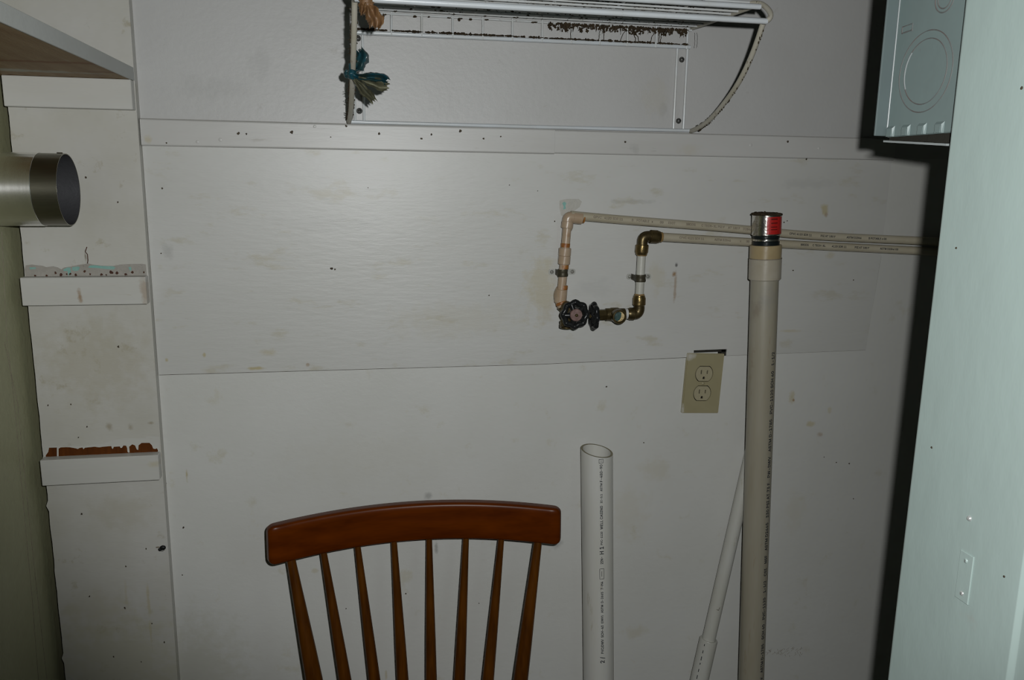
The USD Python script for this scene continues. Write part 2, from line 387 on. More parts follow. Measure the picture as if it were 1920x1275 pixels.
surface('steel_duct', (0.23, 0.22, 0.175), (0.18, 0.172, 0.135), rough=0.33, metallic=1.0, scale=30, stretch=(0.4, 3, 3), bump=0.00006, bump_scale=300)
surface('steel_glint', (0.90, 0.895, 0.88), (0.80, 0.795, 0.78), rough=0.22, metallic=1.0, scale=30, bump=0.00010, bump_scale=3200, bump_stretch=(1, 0, 0))  # much brighter metal that stands in for a highlight on the duct
surface('duct_inside', (0.075, 0.075, 0.08), rough=0.6, metallic=0.3)
surface('plate_ivory', (0.385, 0.345, 0.205), (0.355, 0.315, 0.185), rough=0.33, scale=20, bump=0.0001,
        stains=[((0.632, -0.006, 1.121), (0.012, 0.02, 0.010), (0.58, 0.56, 0.5), 0.9), ((0.6225, -0.006, 1.015), (0.004, 0.02, 0.014), (0.60, 0.58, 0.5), 0.8)])
surface('socket_ivory', (0.42, 0.375, 0.245), rough=0.35)
surface('socket_hole', (0.012, 0.010, 0.008), rough=0.8)
surface('chair_wood', (0.135, 0.0265, 0.0005), (0.075, 0.0135, 0.0003), spec=0.12, rough=0.30, scale=14, stretch=(0.5, 4, 4), bump=0.0001, bump_scale=40, detail=6)
surface('chair_spindle', (0.125, 0.040, 0.002), (0.055, 0.0155, 0.001), spec=0.22, rough=0.34, scale=18, stretch=(4, 4, 0.35), bump=0.0001, bump_scale=40, detail=6,
        stains=[((onY(563, 1150, -.125) + onY(568, 1190, -.125)) / 2 + [0, -.012, 0], (0.0045, 0.03, 0.028), (0.30, 0.17, 0.06), 0.75),
                (onY(1002, 1113, -.12) + [0, -.012, 0], (0.0035, 0.03, 0.018), (0.32, 0.20, 0.09), 0.8), (onY(994, 1150, -.12) + [0, -.012, 0], (0.004, 0.03, 0.035), (0.26, 0.13, 0.04), 0.5)])
surface('insect_black', (0.012, 0.012, 0.012), rough=0.4)
surface('plain_floor', (0.22, 0.19, 0.14), (0.17, 0.145, 0.10), rough=0.5, scale=8)
surface('ceiling_paint', (0.50, 0.48, 0.43), rough=0.6)
surface('patch_grey', (0.52, 0.505, 0.455), (0.47, 0.455, 0.40), rough=0.5, scale=60)
surface('grime_dark', (0.28, 0.27, 0.23), (0.15, 0.14, 0.12), rough=0.8, scale=40)
surface('grime', (0.40, 0.385, 0.345), (0.28, 0.265, 0.225), rough=0.8, scale=60)
surface('speck', (0.055, 0.045, 0.035), (0.10, 0.08, 0.05), rough=0.8, scale=300)
surface('gouge_pale', (0.62, 0.58, 0.53), rough=0.5)
surface('bright_screw', (0.72, 0.74, 0.72), rough=0.25, metallic=0.6)

# ------------------------------------------------------------------ the setting
XL, XR = -0.5325, 1.30          # side walls
XJ, YJ = 0.607, -0.68          # the mint jamb's face and its far edge
obj('floor', bx((XL - .1, -2.6, -0.05), (XR + .1, 0.1, 0.0)), 'plain_floor', label='plain brown floor of the closet below the frame', kind='structure')
#obj('ceiling', bx((XL - .1, -0.90, 2.35), (XR + .1, 0.1, 2.40)), 'ceiling_paint', label='plain painted closet ceiling above the frame', kind='structure')

wb = thing('wall_back', 'white painted plywood back wall of the closet with a horizontal seam', kind='structure')
hole = rot(bx((0.640, -0.02, 1.1262), (0.7085, 0.03, 1.1312)), -.012, (0, 1, 0), (.64, 0, 1.1262))
hole2 = rot(bx((0.690, -0.02, 1.118), (0.708, 0.03, 1.130)), -0.04, (0, 1, 0), (0.7, 0, 1.12))


def manifold(m):
    return m3.Manifold(m3.Mesh(np.asarray(m.vertices, np.float32), np.asarray(m.faces, np.uint32)))


def tm(man):
    k = man.to_mesh()
    return trimesh.Trimesh(np.array(k.vert_properties[:, :3]), np.array(k.tri_verts), process=False)


cut = manifold(hole) + manifold(hole2)
obj('upper_panel', bx((-.5225, 0, 1.50), (XR, 0.06, 2.40)), 'paint_upper', wb)
obj('lower_panel', tm(manifold(bx((-.5225, 0, 0.0), (XR, 0.06, 1.50))) - cut), 'paint_lower', wb, smooth=False)
mid = poly_y(Polygon([(-.331, 1.1135), (0.33, 1.1128), (0.63, 1.118), (1.009, 1.1225), (1.022, 1.311), (1.024, 1.505), (-.331, 1.505)]), 0.0, -0.0022)
obj('middle_panel', tm(manifold(mid) - cut), 'paint_middle', wb, smooth=False)
for i, (a, b, r) in enumerate([(622, 503, 3.2), (628, 505, 2), (917, 554, 1.8), (1040, 415, 1.8), (955, 347, 1.2), (1008, 358, 1.2), (1487, 507, 1.8), (1600, 525, 1.5), (1470, 417, 1.8), (1476, 414, 1.3),
                               (304, 353, 2), (302, 475, 1.6), (690, 352, 1.2)]):
    obj('speck', disc(a, b, -.0022, r, 1.0, i), 'speck', wb, smooth=False)
for i, (a, b, r) in enumerate([(1137, 725, 2), (1207, 830, 1.5), (344, 989, 2.2), (342, 1078, 1.5), (761, 1113, 2), (649, 1141, 1.3), (898, 1131, 1.3), (1592, 869, 2), (1568, 867, 1.5), (1600, 935, 1.5), (1545, 857, 1.2), (311, 906, 1.6)]):
    obj('speck', disc(a, b, 0.0, r, 1.0, 40 + i), 'speck', wb, smooth=False)
# pencil scribble right of the standpipe, low on the wall
scr = []
q = np.random.default_rng(3)
for i in range(46):
    t = q.random()
    a, b = 1436 + 68 * t, 1224 + 10 * (q.random() - .5) * (1 + t)
    s = 3 + 4 * q.random()
    p0, p1 = onY(a, b, -.0001), onY(a + s * (0.8 if q.random() < .6 else -.3), b - s * 0.7, -.0001)
    scr.append(tube([p0, p1], 0.00028, 5))
obj('undercoat_patch', wall_patch([(1049, 376), (1062, 373), (1085, 373), (1091, 378), (1087, 388), (1076, 396), (1060, 406), (1052, 404), (1049, 390)], -.0022, .0002), 'patch_grey', wb, smooth=False)
obj('teal_flake', wall_patch([(1054, 381), (1058, 378), (1062, 381), (1060, 386), (1061, 391), (1056, 393), (1057, 387)], -.0024, .0002), 'teal_paint', wb, smooth=False, label='chip of older teal paint')
obj('seam', tube([(-.331, -.0012, 1.1130), (0.33, -.0012, 1.1124), (0.625, -.0012, 1.1174)], .0007, 6), 'grime_dark', wb, label='thin dark seam between the sheets')
obj('seam', tube([(0.708, -.0012, 1.1186), (1.009, -.0012, 1.1222), (1.0225, -.0012, 1.311)], .0005, 6), 'grime', wb, label='thin dark seam between the sheets')
obj('gap_shade_backing', cat_(bx((0.638, 0.0006, 1.1262), (0.7075, 0.028, 1.1312)), bx((0.6985, 0.0006, 1.1180), (0.7078, 0.028, 1.1300))), 'gap_shade', wb, label='near-black fill painting the shade of the hole above the outlet')  # solid fill, the darkness of the hole is its colour
obj('pencil_scribble', cat_(*scr), 'ink_faded', wb)
# torn hair-thin crack from the end of the batten down
obj('crack', tube([onY(a, b, -.0002) for a, b in ((1668, 304), (1670, 312), (1665, 318), (1669, 325))], 0.0006, 5), 'speck', wb)

bt = thing('trim_1', 'long white horizontal batten nailed across the back wall under the wire shelf', loc=(0.35, 0, 1.515), kind='structure')
def batten(x0, x1, z0, z1, t, e=.0032):
    a = [(0, z0), (-(t - e), z0)] + [(-(t - e) - e * math.sin(k), z0 + e - e * math.cos(k)) for k in np.linspace(0, math.pi / 2, 6)]
    a += [(-(t - e) - e * math.cos(k), z1 - e + e * math.sin(k)) for k in np.linspace(0, math.pi / 2, 6)] + [(-(t - e), z1), (0, z1)]
    m = trimesh.creation.extrude_polygon(Polygon(a).buffer(0), x1 - x0, engine='earcut')
    v = m.vertices
    m = trimesh.Trimesh(np.c_[x0 + v[:, 2], v[:, 0], v[:, 1]], m.faces, process=False)
    m.fix_normals()
    return m


obj('board', batten(-.331, 0.352, 1.4945, 1.537, .012), 'paint_batten', bt)
obj('board', batten(0.3521, 1.022, 1.4958, 1.536, .012), 'paint_batten', bt)
obj('dirt_line', cat_(bx((-.331, 0.0, 1.5366), (0.352, -.006, 1.5376)), bx((0.352, 0.0, 1.5356), (1.02, -.006, 1.5366))), 'grime', bt, label='grey dirt along the top edge')
for i, (a, b, r) in enumerate([(649, 236, 2.6), (711, 251, 3.0), (790, 260, 2.3), (809, 252, 2.6), (863, 246, 3.2), (907, 260, 2.3), (939, 256, 1.8), (1172, 266, 2.6), (1477, 266, 3.0), (447, 250, 3), (462, 251, 2),
                               (547, 248, 3.4), (620, 257, 1.6), (312, 268, 1.6), (1512, 298, 2.2)]):
    obj('nail_hole', disc(a, b, -.012, r, 1.0, 80 + i), 'speck', bt, smooth=False)
for i, (a, b, r) in enumerate([(370, 266, 3), (413, 262, 3.5), (590, 237, 3), (1408, 272, 3.2), (1536, 278, 3)]):
    c = onY(a, b, -.012)
    obj('filled_nail', blob(c, (r * .0009, .0006, r * .0009), i, 1, 0.1), 'paint_batten', bt)

wl = thing('wall_left', 'dingy olive-tinted side wall at the left edge', kind='structure')
obj('plaster', bx((XL - .05, -0.85, 0.0), (XL, 0.06, 2.40)), 'paint_left', wl)
for pts in ([(3, 435), (13, 638), (27, 758), (35, 850), (45, 960), (60, 1120), (72, 1275)], [(8, 640), (33, 758), (42, 850), (52, 950), (68, 1100), (88, 1275)]):
    obj('crack', tube([onX(a, b, XL) for a, b in pts], 0.00045, 5), 'ink_faded', wl)
obj('gap_shade_backing', bx((XL - .05, 0.06, 0.0), (-.45, 0.075, 2.40)), 'gap_shade', wl, label='near-black strip painting the shade of the corner gap')  # shade of the corner gap painted on this strip
obj('wall_right', bx((XR, -0.80, 0.0), (XR + .05, 0.06, 2.40)), 'paint_upper', label='closet side wall behind the mint jamb', kind='structure')

# the mint door jamb: end of the front wall, rounded far edge, hand-painted unevenness, bead of the stop
wf = thing('wall_front', 'mint green painted door jamb at the right edge', kind='structure')
prof = []
R_ = 0.006
for a in np.linspace(0, math.pi / 2, 7):      # far rear corner, from the rear face round to the jamb face
    prof.append((XJ + R_ - R_ * math.sin(a), YJ - R_ + R_ * math.cos(a)))
prof = [(XR, YJ), (0.80, YJ), (0.66, YJ)] + prof + [(XJ, YJ - 0.02 - 0.125 * t) for t in np.linspace(0, 1, 16)]
ys = -0.8435
prof += [(XJ, ys), (XJ + .0006, ys - .0012), (XJ + .0022, ys - .0036), (XJ + .0034, ys - .0056), (XJ + .0038, ys - .0066)]
prof += [(XJ + .0038, ys - .012 - 0.25 * t) for t in np.linspace(0, 1, 6)] + [(XR, ys - .262)]
zs = np.linspace(0, 2.35, 330)
pv = np.array([[(x, y, z) for x, y in prof] for z in zs])
pn = meshkit.fbm(pv * [30, 30, 9], 4, 5) - 0.5
pn2 = meshkit.noise(pv * [3, 3, 2.2], 9) - 0.5
amp = np.exp(-np.abs(pv[..., 1] - YJ) / 0.02)
pv[..., 0] += np.where(pv[..., 0] < 0.64, 0.0010 * pn + 0.0009 * pn2 + 0.0022 * pn * amp, 0)
pv[..., 1] += np.where(pv[..., 1] > YJ - .03, (0.004 * pn + .005 * pn2) * amp, 0)
K = len(prof)
pf = []
for i in range(len(zs) - 1):
    for j in range(K - 1):
        a = i * K + j
        pf += [[a, a + 1, a + K + 1], [a, a + K + 1, a + K]]
jm = trimesh.Trimesh(pv.reshape(-1, 3), np.array(pf), process=False)
obj('jamb', jm, 'paint_mint', wf, smooth=60)


def jamb_bit(px, py, r, matname, name):
    c = onX(px, py, XJ)
    obj(name, blob(c + [-.0002, 0, 0], (.0007, r, r), int(px), 1, .2), matname, wf)


for a, b, r in ((1883, 1081, .0012), (1793, 465, .0012), (1747, 839, .0013), (1916, 165, .0016)):
    jamb_bit(a, b, r, 'speck', 'speck')

# board panel in the left corner, with the peeled places
col = thing('trim_2', 'wide white painted board in the left corner of the back wall', loc=(-.425, -.01, 0), kind='structure')
cz = np.linspace(0.0, 2.35, 240)
left = -.5185 + 0.0022 * (meshkit.fbm(np.c_[cz * 40, cz * 0, cz * 0], 4, 2) - .5) - 0.0035 * (meshkit.noise(np.c_[cz * 28, cz * 0, cz * 0], 4) > 0.93) * (cz < 1.02)
obj('panel', poly_y(Polygon([(x, z) for x, z in zip(left, cz)] + [(-.3325, 2.35), (-.3325, 0.0)]), 0.0, -.02), 'paint_board', col, smooth=False)
k3 = 5.647
px3 = lambda L: [(a / k3, 780 + b / k3) for a, b in L]
pc = wall_patch(px3([(470, 345), (520, 318), (700, 315), (900, 312), (1100, 288), (1250, 240), (1340, 232), (1540, 236), (1550, 210), (1690, 220), (1690, 400), (1250, 420), (900, 440), (470, 462)]), -.02, .0003)
obj('undercoat_patch', pc, 'paint_cleat', col, smooth=False)
pc = wall_patch(px3([(485, 455), (486, 415), (512, 380), (520, 336), (602, 334), (603, 425), (612, 428), (622, 424), (622, 345), (640, 334), (700, 330), (740, 332), (800, 342), (825, 350), (840, 340), (872, 333), (884, 352), (900, 336),
                         (1000, 326), (1050, 332), (1100, 325), (1178, 319), (1184, 340), (1196, 350), (1205, 326), (1268, 322), (1276, 338), (1290, 338), (1308, 312), (1335, 314), (1346, 340), (1350, 380), (1362, 388), (1374, 384),
                         (1368, 325), (1400, 300), (1430, 312), (1448, 355), (1464, 360), (1468, 310), (1500, 285), (1582, 284), (1608, 310), (1622, 345), (1644, 350), (1660, 342), (1672, 360), (1672, 392),
                         (1660, 398), (1400, 405), (1260, 414), (1200, 402), (1120, 408), (1110, 425), (1080, 410), (1070, 428), (1040, 412), (980, 420), (930, 420), (900, 436), (700, 444), (560, 462)]), -.0203, .0004)
obj('bare_wood_strip', pc, 'bare_wood', col, smooth=False, label='reddish brown bare wood where the paint peeled')
k2 = 6.0
px2 = lambda L: [(a / k2, 480 + b / k2) for a, b in L]
obj('undercoat_patch', wall_patch(px2([(286, 230), (276, 160), (290, 105), (360, 96), (420, 104), (480, 110), (520, 125), (600, 115), (650, 128), (690, 150), (720, 130), (800, 118), (880, 100), (960, 90), (985, 82), (1040, 96), (1140, 108),
                                       (1280, 112), (1350, 96), (1440, 90), (1600, 88), (1640, 95), (1652, 225)]), -.02, .0003), 'undercoat', col, smooth=False)
for L in ([(715, 150), (760, 128), (795, 130), (800, 215), (770, 218), (760, 170), (715, 168)], [(812, 125), (880, 118), (900, 128), (880, 165), (845, 170), (812, 160)],
          [(990, 130), (1010, 108), (1060, 104), (1150, 112), (1270, 115), (1300, 130), (1280, 152), (1200, 148), (1100, 136), (1040, 134)], [(1445, 125), (1475, 122), (1480, 160), (1460, 165)], [(330, 128), (400, 125), (405, 145), (340, 150)]):
    obj('teal_flake', wall_patch(px2(L), -.0203, .0003), 'teal_paint', col, smooth=False, label='chip of older teal paint')
for i, (a, b, r) in enumerate([(1252, 182, 3.6), (1318, 192, 3.0), (1415, 205, 2.6), (1142, 205, 2.6), (1490, 185, 2.4), (952, 170, 2.4), (1015, 203, 1.8), (1620, 182, 1.8), (686, 208, 3), (855, 212, 2.2), (1196, 212, 1.6),
                               (790, 200, 2.2), (752, 204, 1.5), (395, 222, 2), (525, 222, 2), (625, 190, 2.2)]):
    obj('chip', disc(a / k2, 480 + b / k2, -.0204, r, 1.15, 120 + i), 'knot_brown', col, smooth=False)
for i, (a, b, r) in enumerate([(161, 333, 2), (221, 379, 1.6), (274, 1029, 1.6), (236, 1062, 1.6), (168, 1118, 1.8), (234, 1140, 1.8), (285, 1169, 1.4), (213, 1231, 1.5), (265, 1241, 1.3), (308, 1204, 1.6), (153, 964, 1.8), (222, 650, 2),
                               (90, 760, 1.5), (133, 758, 1.4), (163, 800, 1.2), (147, 820, 1.4)]):
    obj('speck', disc(a, b, -.02, r, 1.4, 160 + i), 'speck', col, smooth=False)
obj('crack', tube([onY(a, b, -.0202) for a, b in ((163, 463), (160, 472), (164, 477), (165, 488), (164, 494))], 0.0007, 5), 'knot_brown', col)

# ------------------------------------------------------------------ shelf cleats and shelf board in the left corner
for z0, z1, x0, x1, lab in ((1.548, 1.5935, -.5165, -.3335, 'white painted shelf cleat in left corner carrying the shelf board'),
                            (1.2410, 1.2860, -.5195, -.3330, 'white shelf cleat below the metal duct, with rust streaks and chipped teal paint above'),
                            (0.9380, 0.9825, -.5175, -.3335, 'lowest white shelf cleat, under the strip of bare reddish wood')):
    c = thing('shelf_cleat', lab, 'shelf cleat', ((x0 + x1) / 2, -.02, z0))
    obj('cleat_board', bx((x0, -.02, z0), (x1, -.04, z1), .0010), 'paint_cleat', c)
s = thing('shelf_board', 'wooden shelf board at top left, brown unpainted underside and grey painted front edge', 'shelf', (-.43, -.02, 1.594))
obj('board', bx((XL, -.62, 1.594), (-.3355, -.0205, 1.6125)), 'shelf_wood', s)
obj('edge_strip', bx((-.3355, -.62, 1.5935), (-.3325, -.0205, 1.6135), .0006), 'shelf_edge_paint', s, label='grey painted front edge')

# ------------------------------------------------------------------ metal duct
DY = -.082
e0 = onY(129, 356, DY)
DR = 0.0540
d = thing('duct_pipe', 'round stainless metal duct sticking out of the left wall, open end facing right', 'duct', (XL, DY, e0[2]))
obj('tube', lathe([(DR - .0012, 0.0), (DR - .0012, -.0001), (DR, 0.0), (DR, -.17), (DR - .0012, -.17)], e0, (1, 0, 0), 64), 'steel_duct', d, smooth=30)
obj('inner_wall', lathe([(DR - .0012, -.0002), (DR - .0013, -.17), (0.0, -.17)], e0, (1, 0, 0), 64), 'duct_inside', d, smooth=30, label='dark inside of the duct')
sx = onY(56, 353, DY - DR)[0]
obj('glint_sleeve', lathe([(DR + .0002, 0), (DR + .0006, -.0004), (DR + .0006, -.12)], (sx, DY, e0[2]), (1, 0, 0), 64), 'steel_glint', d, smooth=30, label='brighter metal section added as the highlight of the duct')  # added part, only there to give the duct its highlight
obj('seam', tube([e0 + [-.004, 0.0, DR + .0002], e0 + [-.012, 0.0, DR + .0004]], .0012, 6), 'steel_duct', d)

# ------------------------------------------------------------------ wire shelf on the back wall
w = thing('wire_shelf', 'white vinyl-coated wire shelf with curved side arms, dusty, screwed to the back wall', 'wire shelf', (0.30, 0, 1.541))
yb = -.005
TOPZ, BOTZ, PZ = 1.6855, 1.5405, 1.7175
xl, xr = 0.001, 0.604
obj('top_rail', tube([(0.008, yb - .002, TOPZ - .002), (0.597, yb - .002, TOPZ)], .0036), 'shelf_rod_white', w)
obj('bottom_rail', tube([(xl - .002, yb, BOTZ), (0.30, yb, BOTZ), (xr + .004, yb, BOTZ + .001)], .0032), 'shelf_rod_white', w)
for x in (0.0075, 0.0225, 0.5745, 0.5935):
    obj('upright', tube([(x, yb + .001, BOTZ), (x, yb + .001, TOPZ)], .0023, 10), 'shelf_wire_white', w)
for x, z in ((0.0150, 1.675), (0.0150, 1.559), (0.5840, 1.664), (0.5840, 1.558)):
    sc = obj('screw', lathe([(0, .0042), (.002, .0040), (.0040, .0026), (.0050, 0), (.003, -.004), (0, -.004)], (x, -.0035, z), (0, -1, 0), 16), 'screw_metal', w, label='dark screw head')
    obj('screw_slot', bx((x - .0030, -.0065, z - .0005), (x + .0030, -.0079, z + .0005)), 'socket_hole', sc, smooth=False)
xs = [0.070, 0.120, 0.172, 0.223, 0.274, 0.326, 0.378, 0.429, 0.479, 0.532, 0.590]
for x in xs:
    obj('drop_wire', tube([(x, yb - .004, TOPZ - .004), (x, yb - .004, PZ)], .0019, 8), 'shelf_wire_white', w)
obj('back_wire', tube([(0.010, yb - .003, PZ - .002), (0.598, yb - .003, PZ - .004)], .0018, 8), 'shelf_wire_white', w)
LX = 0.009                                                           # the left side leans in a little towards the front


def side_arm(xb, xf, side):
    pts = [(xb, yb, BOTZ), (xb + .1 * (xf - xb), -.030, 1.5435), (xb + .3 * (xf - xb), -.074, 1.553), (xb + .5 * (xf - xb), -.134, 1.578), (xb + .7 * (xf - xb), -.187, 1.610),
           (xb + .88 * (xf - xb), -.226, 1.649), (xf, -.249, 1.684)]
    return spline(pts, 40)


for xb, xf in ((xl - .004, LX), (xr + .004, 0.6105)):
    obj('side_arm', tube(side_arm(xb, xf, 0), .0042, 14), 'arm_cream', w, label='curved side arm')
    sgn = -1 if xb < .3 else 1
    obj('side_rod', tube([(xf if xb < .3 else 0.600, -.004, PZ), (xf if xb < .3 else 0.609, -.242, PZ - .004)], .0034, 12), 'arm_cream', w)
FA, FB = (-.262, 1.6855), (-.246, 1.7085)
lipx0, lipx1 = LX, 0.612
obj('front_rod', tube([(lipx0, *FA), (lipx1 - .003, *FA), (lipx1, FA[0], FA[1] + .002)], .0042, 14), 'shelf_rod_white', w, label='thick white front rod')
obj('front_rod', tube([(lipx0, *FB), (lipx1 - .006, *FB)], .0040, 14), 'shelf_rod_white', w, label='upper white front rod')
obj('front_rod', tube([(lipx0, -.226, 1.7195), (lipx1 - .012, -.226, 1.7175)], .0024, 10), 'shelf_wire_white', w)
for x in (lipx0, lipx1):
    sg = 1 if x > .3 else -1
    obj('lip_bend', tube(spline([(x - sg * .002, FA[0], FA[1]), (x + sg * .003, FA[0] - .001, FA[1] + .007), (x + sg * .0025, -.254, 1.704), (x - sg * .003, -.238, 1.7145), (x - sg * .012, -.226, 1.7165)], 18), .0040, 12), 'arm_cream', w)
for k, y in enumerate(np.arange(-.030, -.225, -.0245)):
    x1 = 0.600 + 0.009 * (-y / .242)
    obj('platform_wire', tube([(LX, y, PZ), (x1, y, PZ - .004 * (-y / .242))], .0019, 8), 'shelf_wire_white', w)
for x in (0.105, 0.208, 0.311, 0.414, 0.517):
    obj('cross_wire', tube([(x, -.006, PZ + .003), (x, -.24, PZ - .001), (x, -.246, PZ - .008)], .0016, 8), 'shelf_wire_white', w)
# dust: clumps on the rails, tufts on the rods and hanging cobweb strands
dm = []
q = np.random.default_rng(11)
for i in range(330):
    x = 0.012 + 0.585 * q.random()
    big = q.random() ** 3
    dm.append(blob((x, yb - .003 - .002 * q.random(), TOPZ + .0030 + .0008 * q.random()), (.0010 + .003 * q.random(), .002, .0008 + .0018 * big), i, 1, .6))
for i in range(34):
    x = 0.02 + 0.57 * q.random()
    big = q.random() ** 2
    dm.append(blob((x, yb - .004, PZ - .004 - .003 * big), (.0012 + .003 * q.random(), .0015, .001 + .0035 * big), i, 1, .5))
for i in range(420):                                                 # the right half of the back wire hangs full of dust
    x = 0.335 + 0.255 * q.random()
    dp = q.random() ** 2.2 * (.5 + .8 * float(meshkit.noise(np.array([x * 60, 0, 0]), 3)))
    dm.append(blob((x, yb - .005, PZ - .004 - .011 * dp), (.0008 + .0018 * q.random(), .0012, .0008 + .0018 * q.random()), i, 1, .6))
for i in range(80):                                                 # thin hanging fringe
    x = 0.335 + 0.255 * q.random()
    L_ = .004 + .010 * q.random() ** 2
    dm.append(tube([(x, yb - .005, PZ - .003), (x + .002 * (q.random() - .5), yb - .005, PZ - .005 - L_ * .5), (x + .004 * (q.random() - .5), yb - .005, PZ - .005 - L_)], [.0005, .0003, .0002], 4))
for i in range(520):                                                 # on the platform wires
    y = -.030 - .0245 * q.integers(0, 8)
    x = 0.02 + 0.58 * q.random() ** (0.6)
    dm.append(blob((x, y, PZ + .001 - .0025 * q.random()), (.0010 + .003 * q.random(), .0016, .0010 + .0009 * q.random()), i, 1, .5))
ap = side_arm(xr + .004, 0.6105, 1)
al = side_arm(xl - .004, LX, 1)
for i in range(420):                                                 # fuzz along both edges of the side arms
    P = ap if i % 2 else al
    k = int(q.integers(3, 38))
    p = P[k] + (P[k + 1] - P[k]) * q.random()
    t_ = P[k + 1] - P[k]; t_ /= np.linalg.norm(t_)
    nrm_ = np.cross(t_, [1.0, 0, 0]) * (1 if q.random() < .75 else -1)
    if P is al:
        nrm_ = np.array([-1.0 if q.random() < .8 else 1.0, 0, 0])
    p = p + nrm_ * (.0040 + .0010 * q.random()) + ([.003 * (q.random() - .2), 0, 0] if P is ap else [0, .002, 0])
    dm.append(blob(p, (.0007, .0006 + .0010 * q.random(), .0006 + .0014 * q.random()), i, 1, .6))
for i in range(26):
    j = int(q.integers(4, 39))
    p = al[j]
    dm.append(tube([p + [-.003, 0, 0], p + [-.006 - .003 * q.random(), 0, (q.random() - .5) * .004]], .0004, 4))
for i in range(14):
    y = -.20 - .05 * q.random()
    x = .605 + .006 * q.random()
    dm.append(blob((x, -.24 + .01 * q.random(), 1.7065 + .01 * q.random()), (.0014, .0022, .0018), i, 1, .5))
obj('dust', cat_(*dm), 'dust', w, kind='stuff', label='brown dust clumps on the wires')
cw = []
for x0, x1 in ((0.480, 0.466), (0.480, 0.494), (0.482, 0.500), (0.530, 0.522), (0.538, 0.536), (0.541, 0.540), (0.429, 0.427), (0.432, 0.436), (0.378, 0.376), (0.603, 0.6035), (0.608, 0.608)):
    z0 = PZ - .008
    z1 = TOPZ + .003 if x0 < .595 else PZ - .034
    mm = (x0 + x1) / 2 + (x1 - x0) * .3
    cw.append(tube(spline([(x0, yb - .005, z0), (mm, yb - .006, (z0 + z1) / 2), (x1, yb - .005, z1)], 10) + (q.random((10, 3)) - .5) * .0016, .0005 if x0 < .595 else .00018, 5))
obj('cobweb', cat_(*cw), 'dust', w, kind='stuff', label='grey-brown cobweb strands hanging from the wires')


# ------------------------------------------------------------------ knotted ribbons on the shelf
def lobe(pts, widths, y, seed, fold=0.006, thick=.0011, lean=0.0):
    """A crumpled strip of ribbon: a centre line in the picture plane of the shelf side, widths across it, folded in depth."""
    P = spline([onY(a, b, y) for a, b in pts], 22)
    t = np.gradient(P, axis=0); t /= np.linalg.norm(t, axis=1)[:, None]
    W = np.interp(np.linspace(0, 1, 22), np.linspace(0, 1, len(widths)), widths)
    nv = 13
    top, bot = [], []
    for i in range(22):
        c = np.cross(t[i], [0, 1, 0]); c /= np.linalg.norm(c)
        for j in range(nv):
            s_ = j / (nv - 1) - .5
            ww = W[i] * (1 + 0.13 * math.sin(seed * 3 + i * .62 + (j > 6) * 2) + .05 * math.sin(i * 1.9 + j))
            fo = fold * math.sin(s_ * 9.5 + seed) * min(1, i / 5) + .35 * fold * math.sin(i * .45 + j * .5 + seed * 2)
            p = P[i] + c * s_ * ww + np.array([0, fo + lean * i / 21, 0])
            if i == 21:
                p = p + t[i] * (.0025 * math.sin(j * 1.3 + seed) + .0018 * math.sin(j * 3.1 + 2 * seed))
            top.append(p); bot.append(p + np.array([0, thick, 0]))
    n = 22 * nv
    f = []
    for i in range(21):
        for j in range(nv - 1):
            a = i * nv + j
            f += [[a, a + 1, a + nv + 1], [a, a + nv + 1, a + nv], [n + a, n + a + nv + 1, n + a + 1], [n + a, n + a + nv, n + a + nv + 1]]
    edge = [i * nv for i in range(22)] + [21 * nv + j for j in range(1, nv)] + [i * nv + nv - 1 for i in range(20, -1, -1)] + [j for j in range(nv - 2, 0, -1)]
    for a, b in zip(edge, edge[1:] + edge[:1]):
        f += [[a, b, n + b], [a, n + b, n + a]]
    m = trimesh.Trimesh(np.array(top + bot), np.array(f), process=False)
    m.fix_normals()
    return m


ya = -.175
kn = onY(659, 140, ya)
r = thing('ribbon', 'shredded teal ribbon with olive frayed ends knotted on the left arm of the wire shelf', 'ribbon', kn)
obj('knot', cat_(blob(kn + [.001, -.004, 0], (.008, .009, .0075), 3, 2, .3), blob(kn + [-.006, 0, .001], (.005, .007, .006), 5, 2, .3)), 'ribbon_teal', r)
obj('ribbon_loop', lobe([(662, 138), (668, 122), (676, 106), (673, 94)], [.007, .022, .027, .012], ya - .008, 1.2), 'ribbon_teal', r)
obj('ribbon_tail', lobe([(662, 140), (682, 144), (705, 144), (726, 152)], [.006, .011, .014, .013], ya - .013, 2.1), 'ribbon_teal', r)
obj('frayed_end', lobe([(672, 145), (692, 152), (710, 157), (728, 161)], [.005, .013, .020, .015], ya - .010, 3.3), 'ribbon_olive', r, label='frayed olive end')
obj('frayed_end', lobe([(663, 144), (674, 160), (687, 174), (701, 190)], [.005, .011, .015, .009], ya - .007, 4.6), 'ribbon_olive', r, label='frayed olive end')
kb = onY(688, 4, -.262)
r = thing('ribbon', 'brown ribbon tied around the left end of the thick front rod of the wire shelf', 'ribbon', kb)
obj('knot', cat_(blob(kb + [0, -.001, 0], (.009, .0085, .0085), 8, 2, .25), blob(kb + [-.006, 0, .006], (.006, .007, .006), 9, 2, .25)), 'ribbon_brown', r)
obj('ribbon_tail', lobe([(691, 6), (696, 20), (703, 36), (704, 52)], [.010, .017, .024, .014], -.268, 0.7, .004), 'ribbon_brown', r)
obj('ribbon_tail', lobe([(684, 2), (682, 10), (681, 18), (679, 27)], [.010, .013, .012, .006], -.268, 2.9, .004), 'ribbon_brown', r)
obj('ribbon_loop', lobe([(684, 2), (678, -8), (674, -20), (672, -30)], [.010, .016, .016, .010], -.268, 1.9, .004), 'ribbon_brown', r)

# ------------------------------------------------------------------ plumbing
YA, YB = -.020, -.028


def P1(a, b, y):
    return onY(1020 + a / 4.554, 360 + b / 4.554, y)


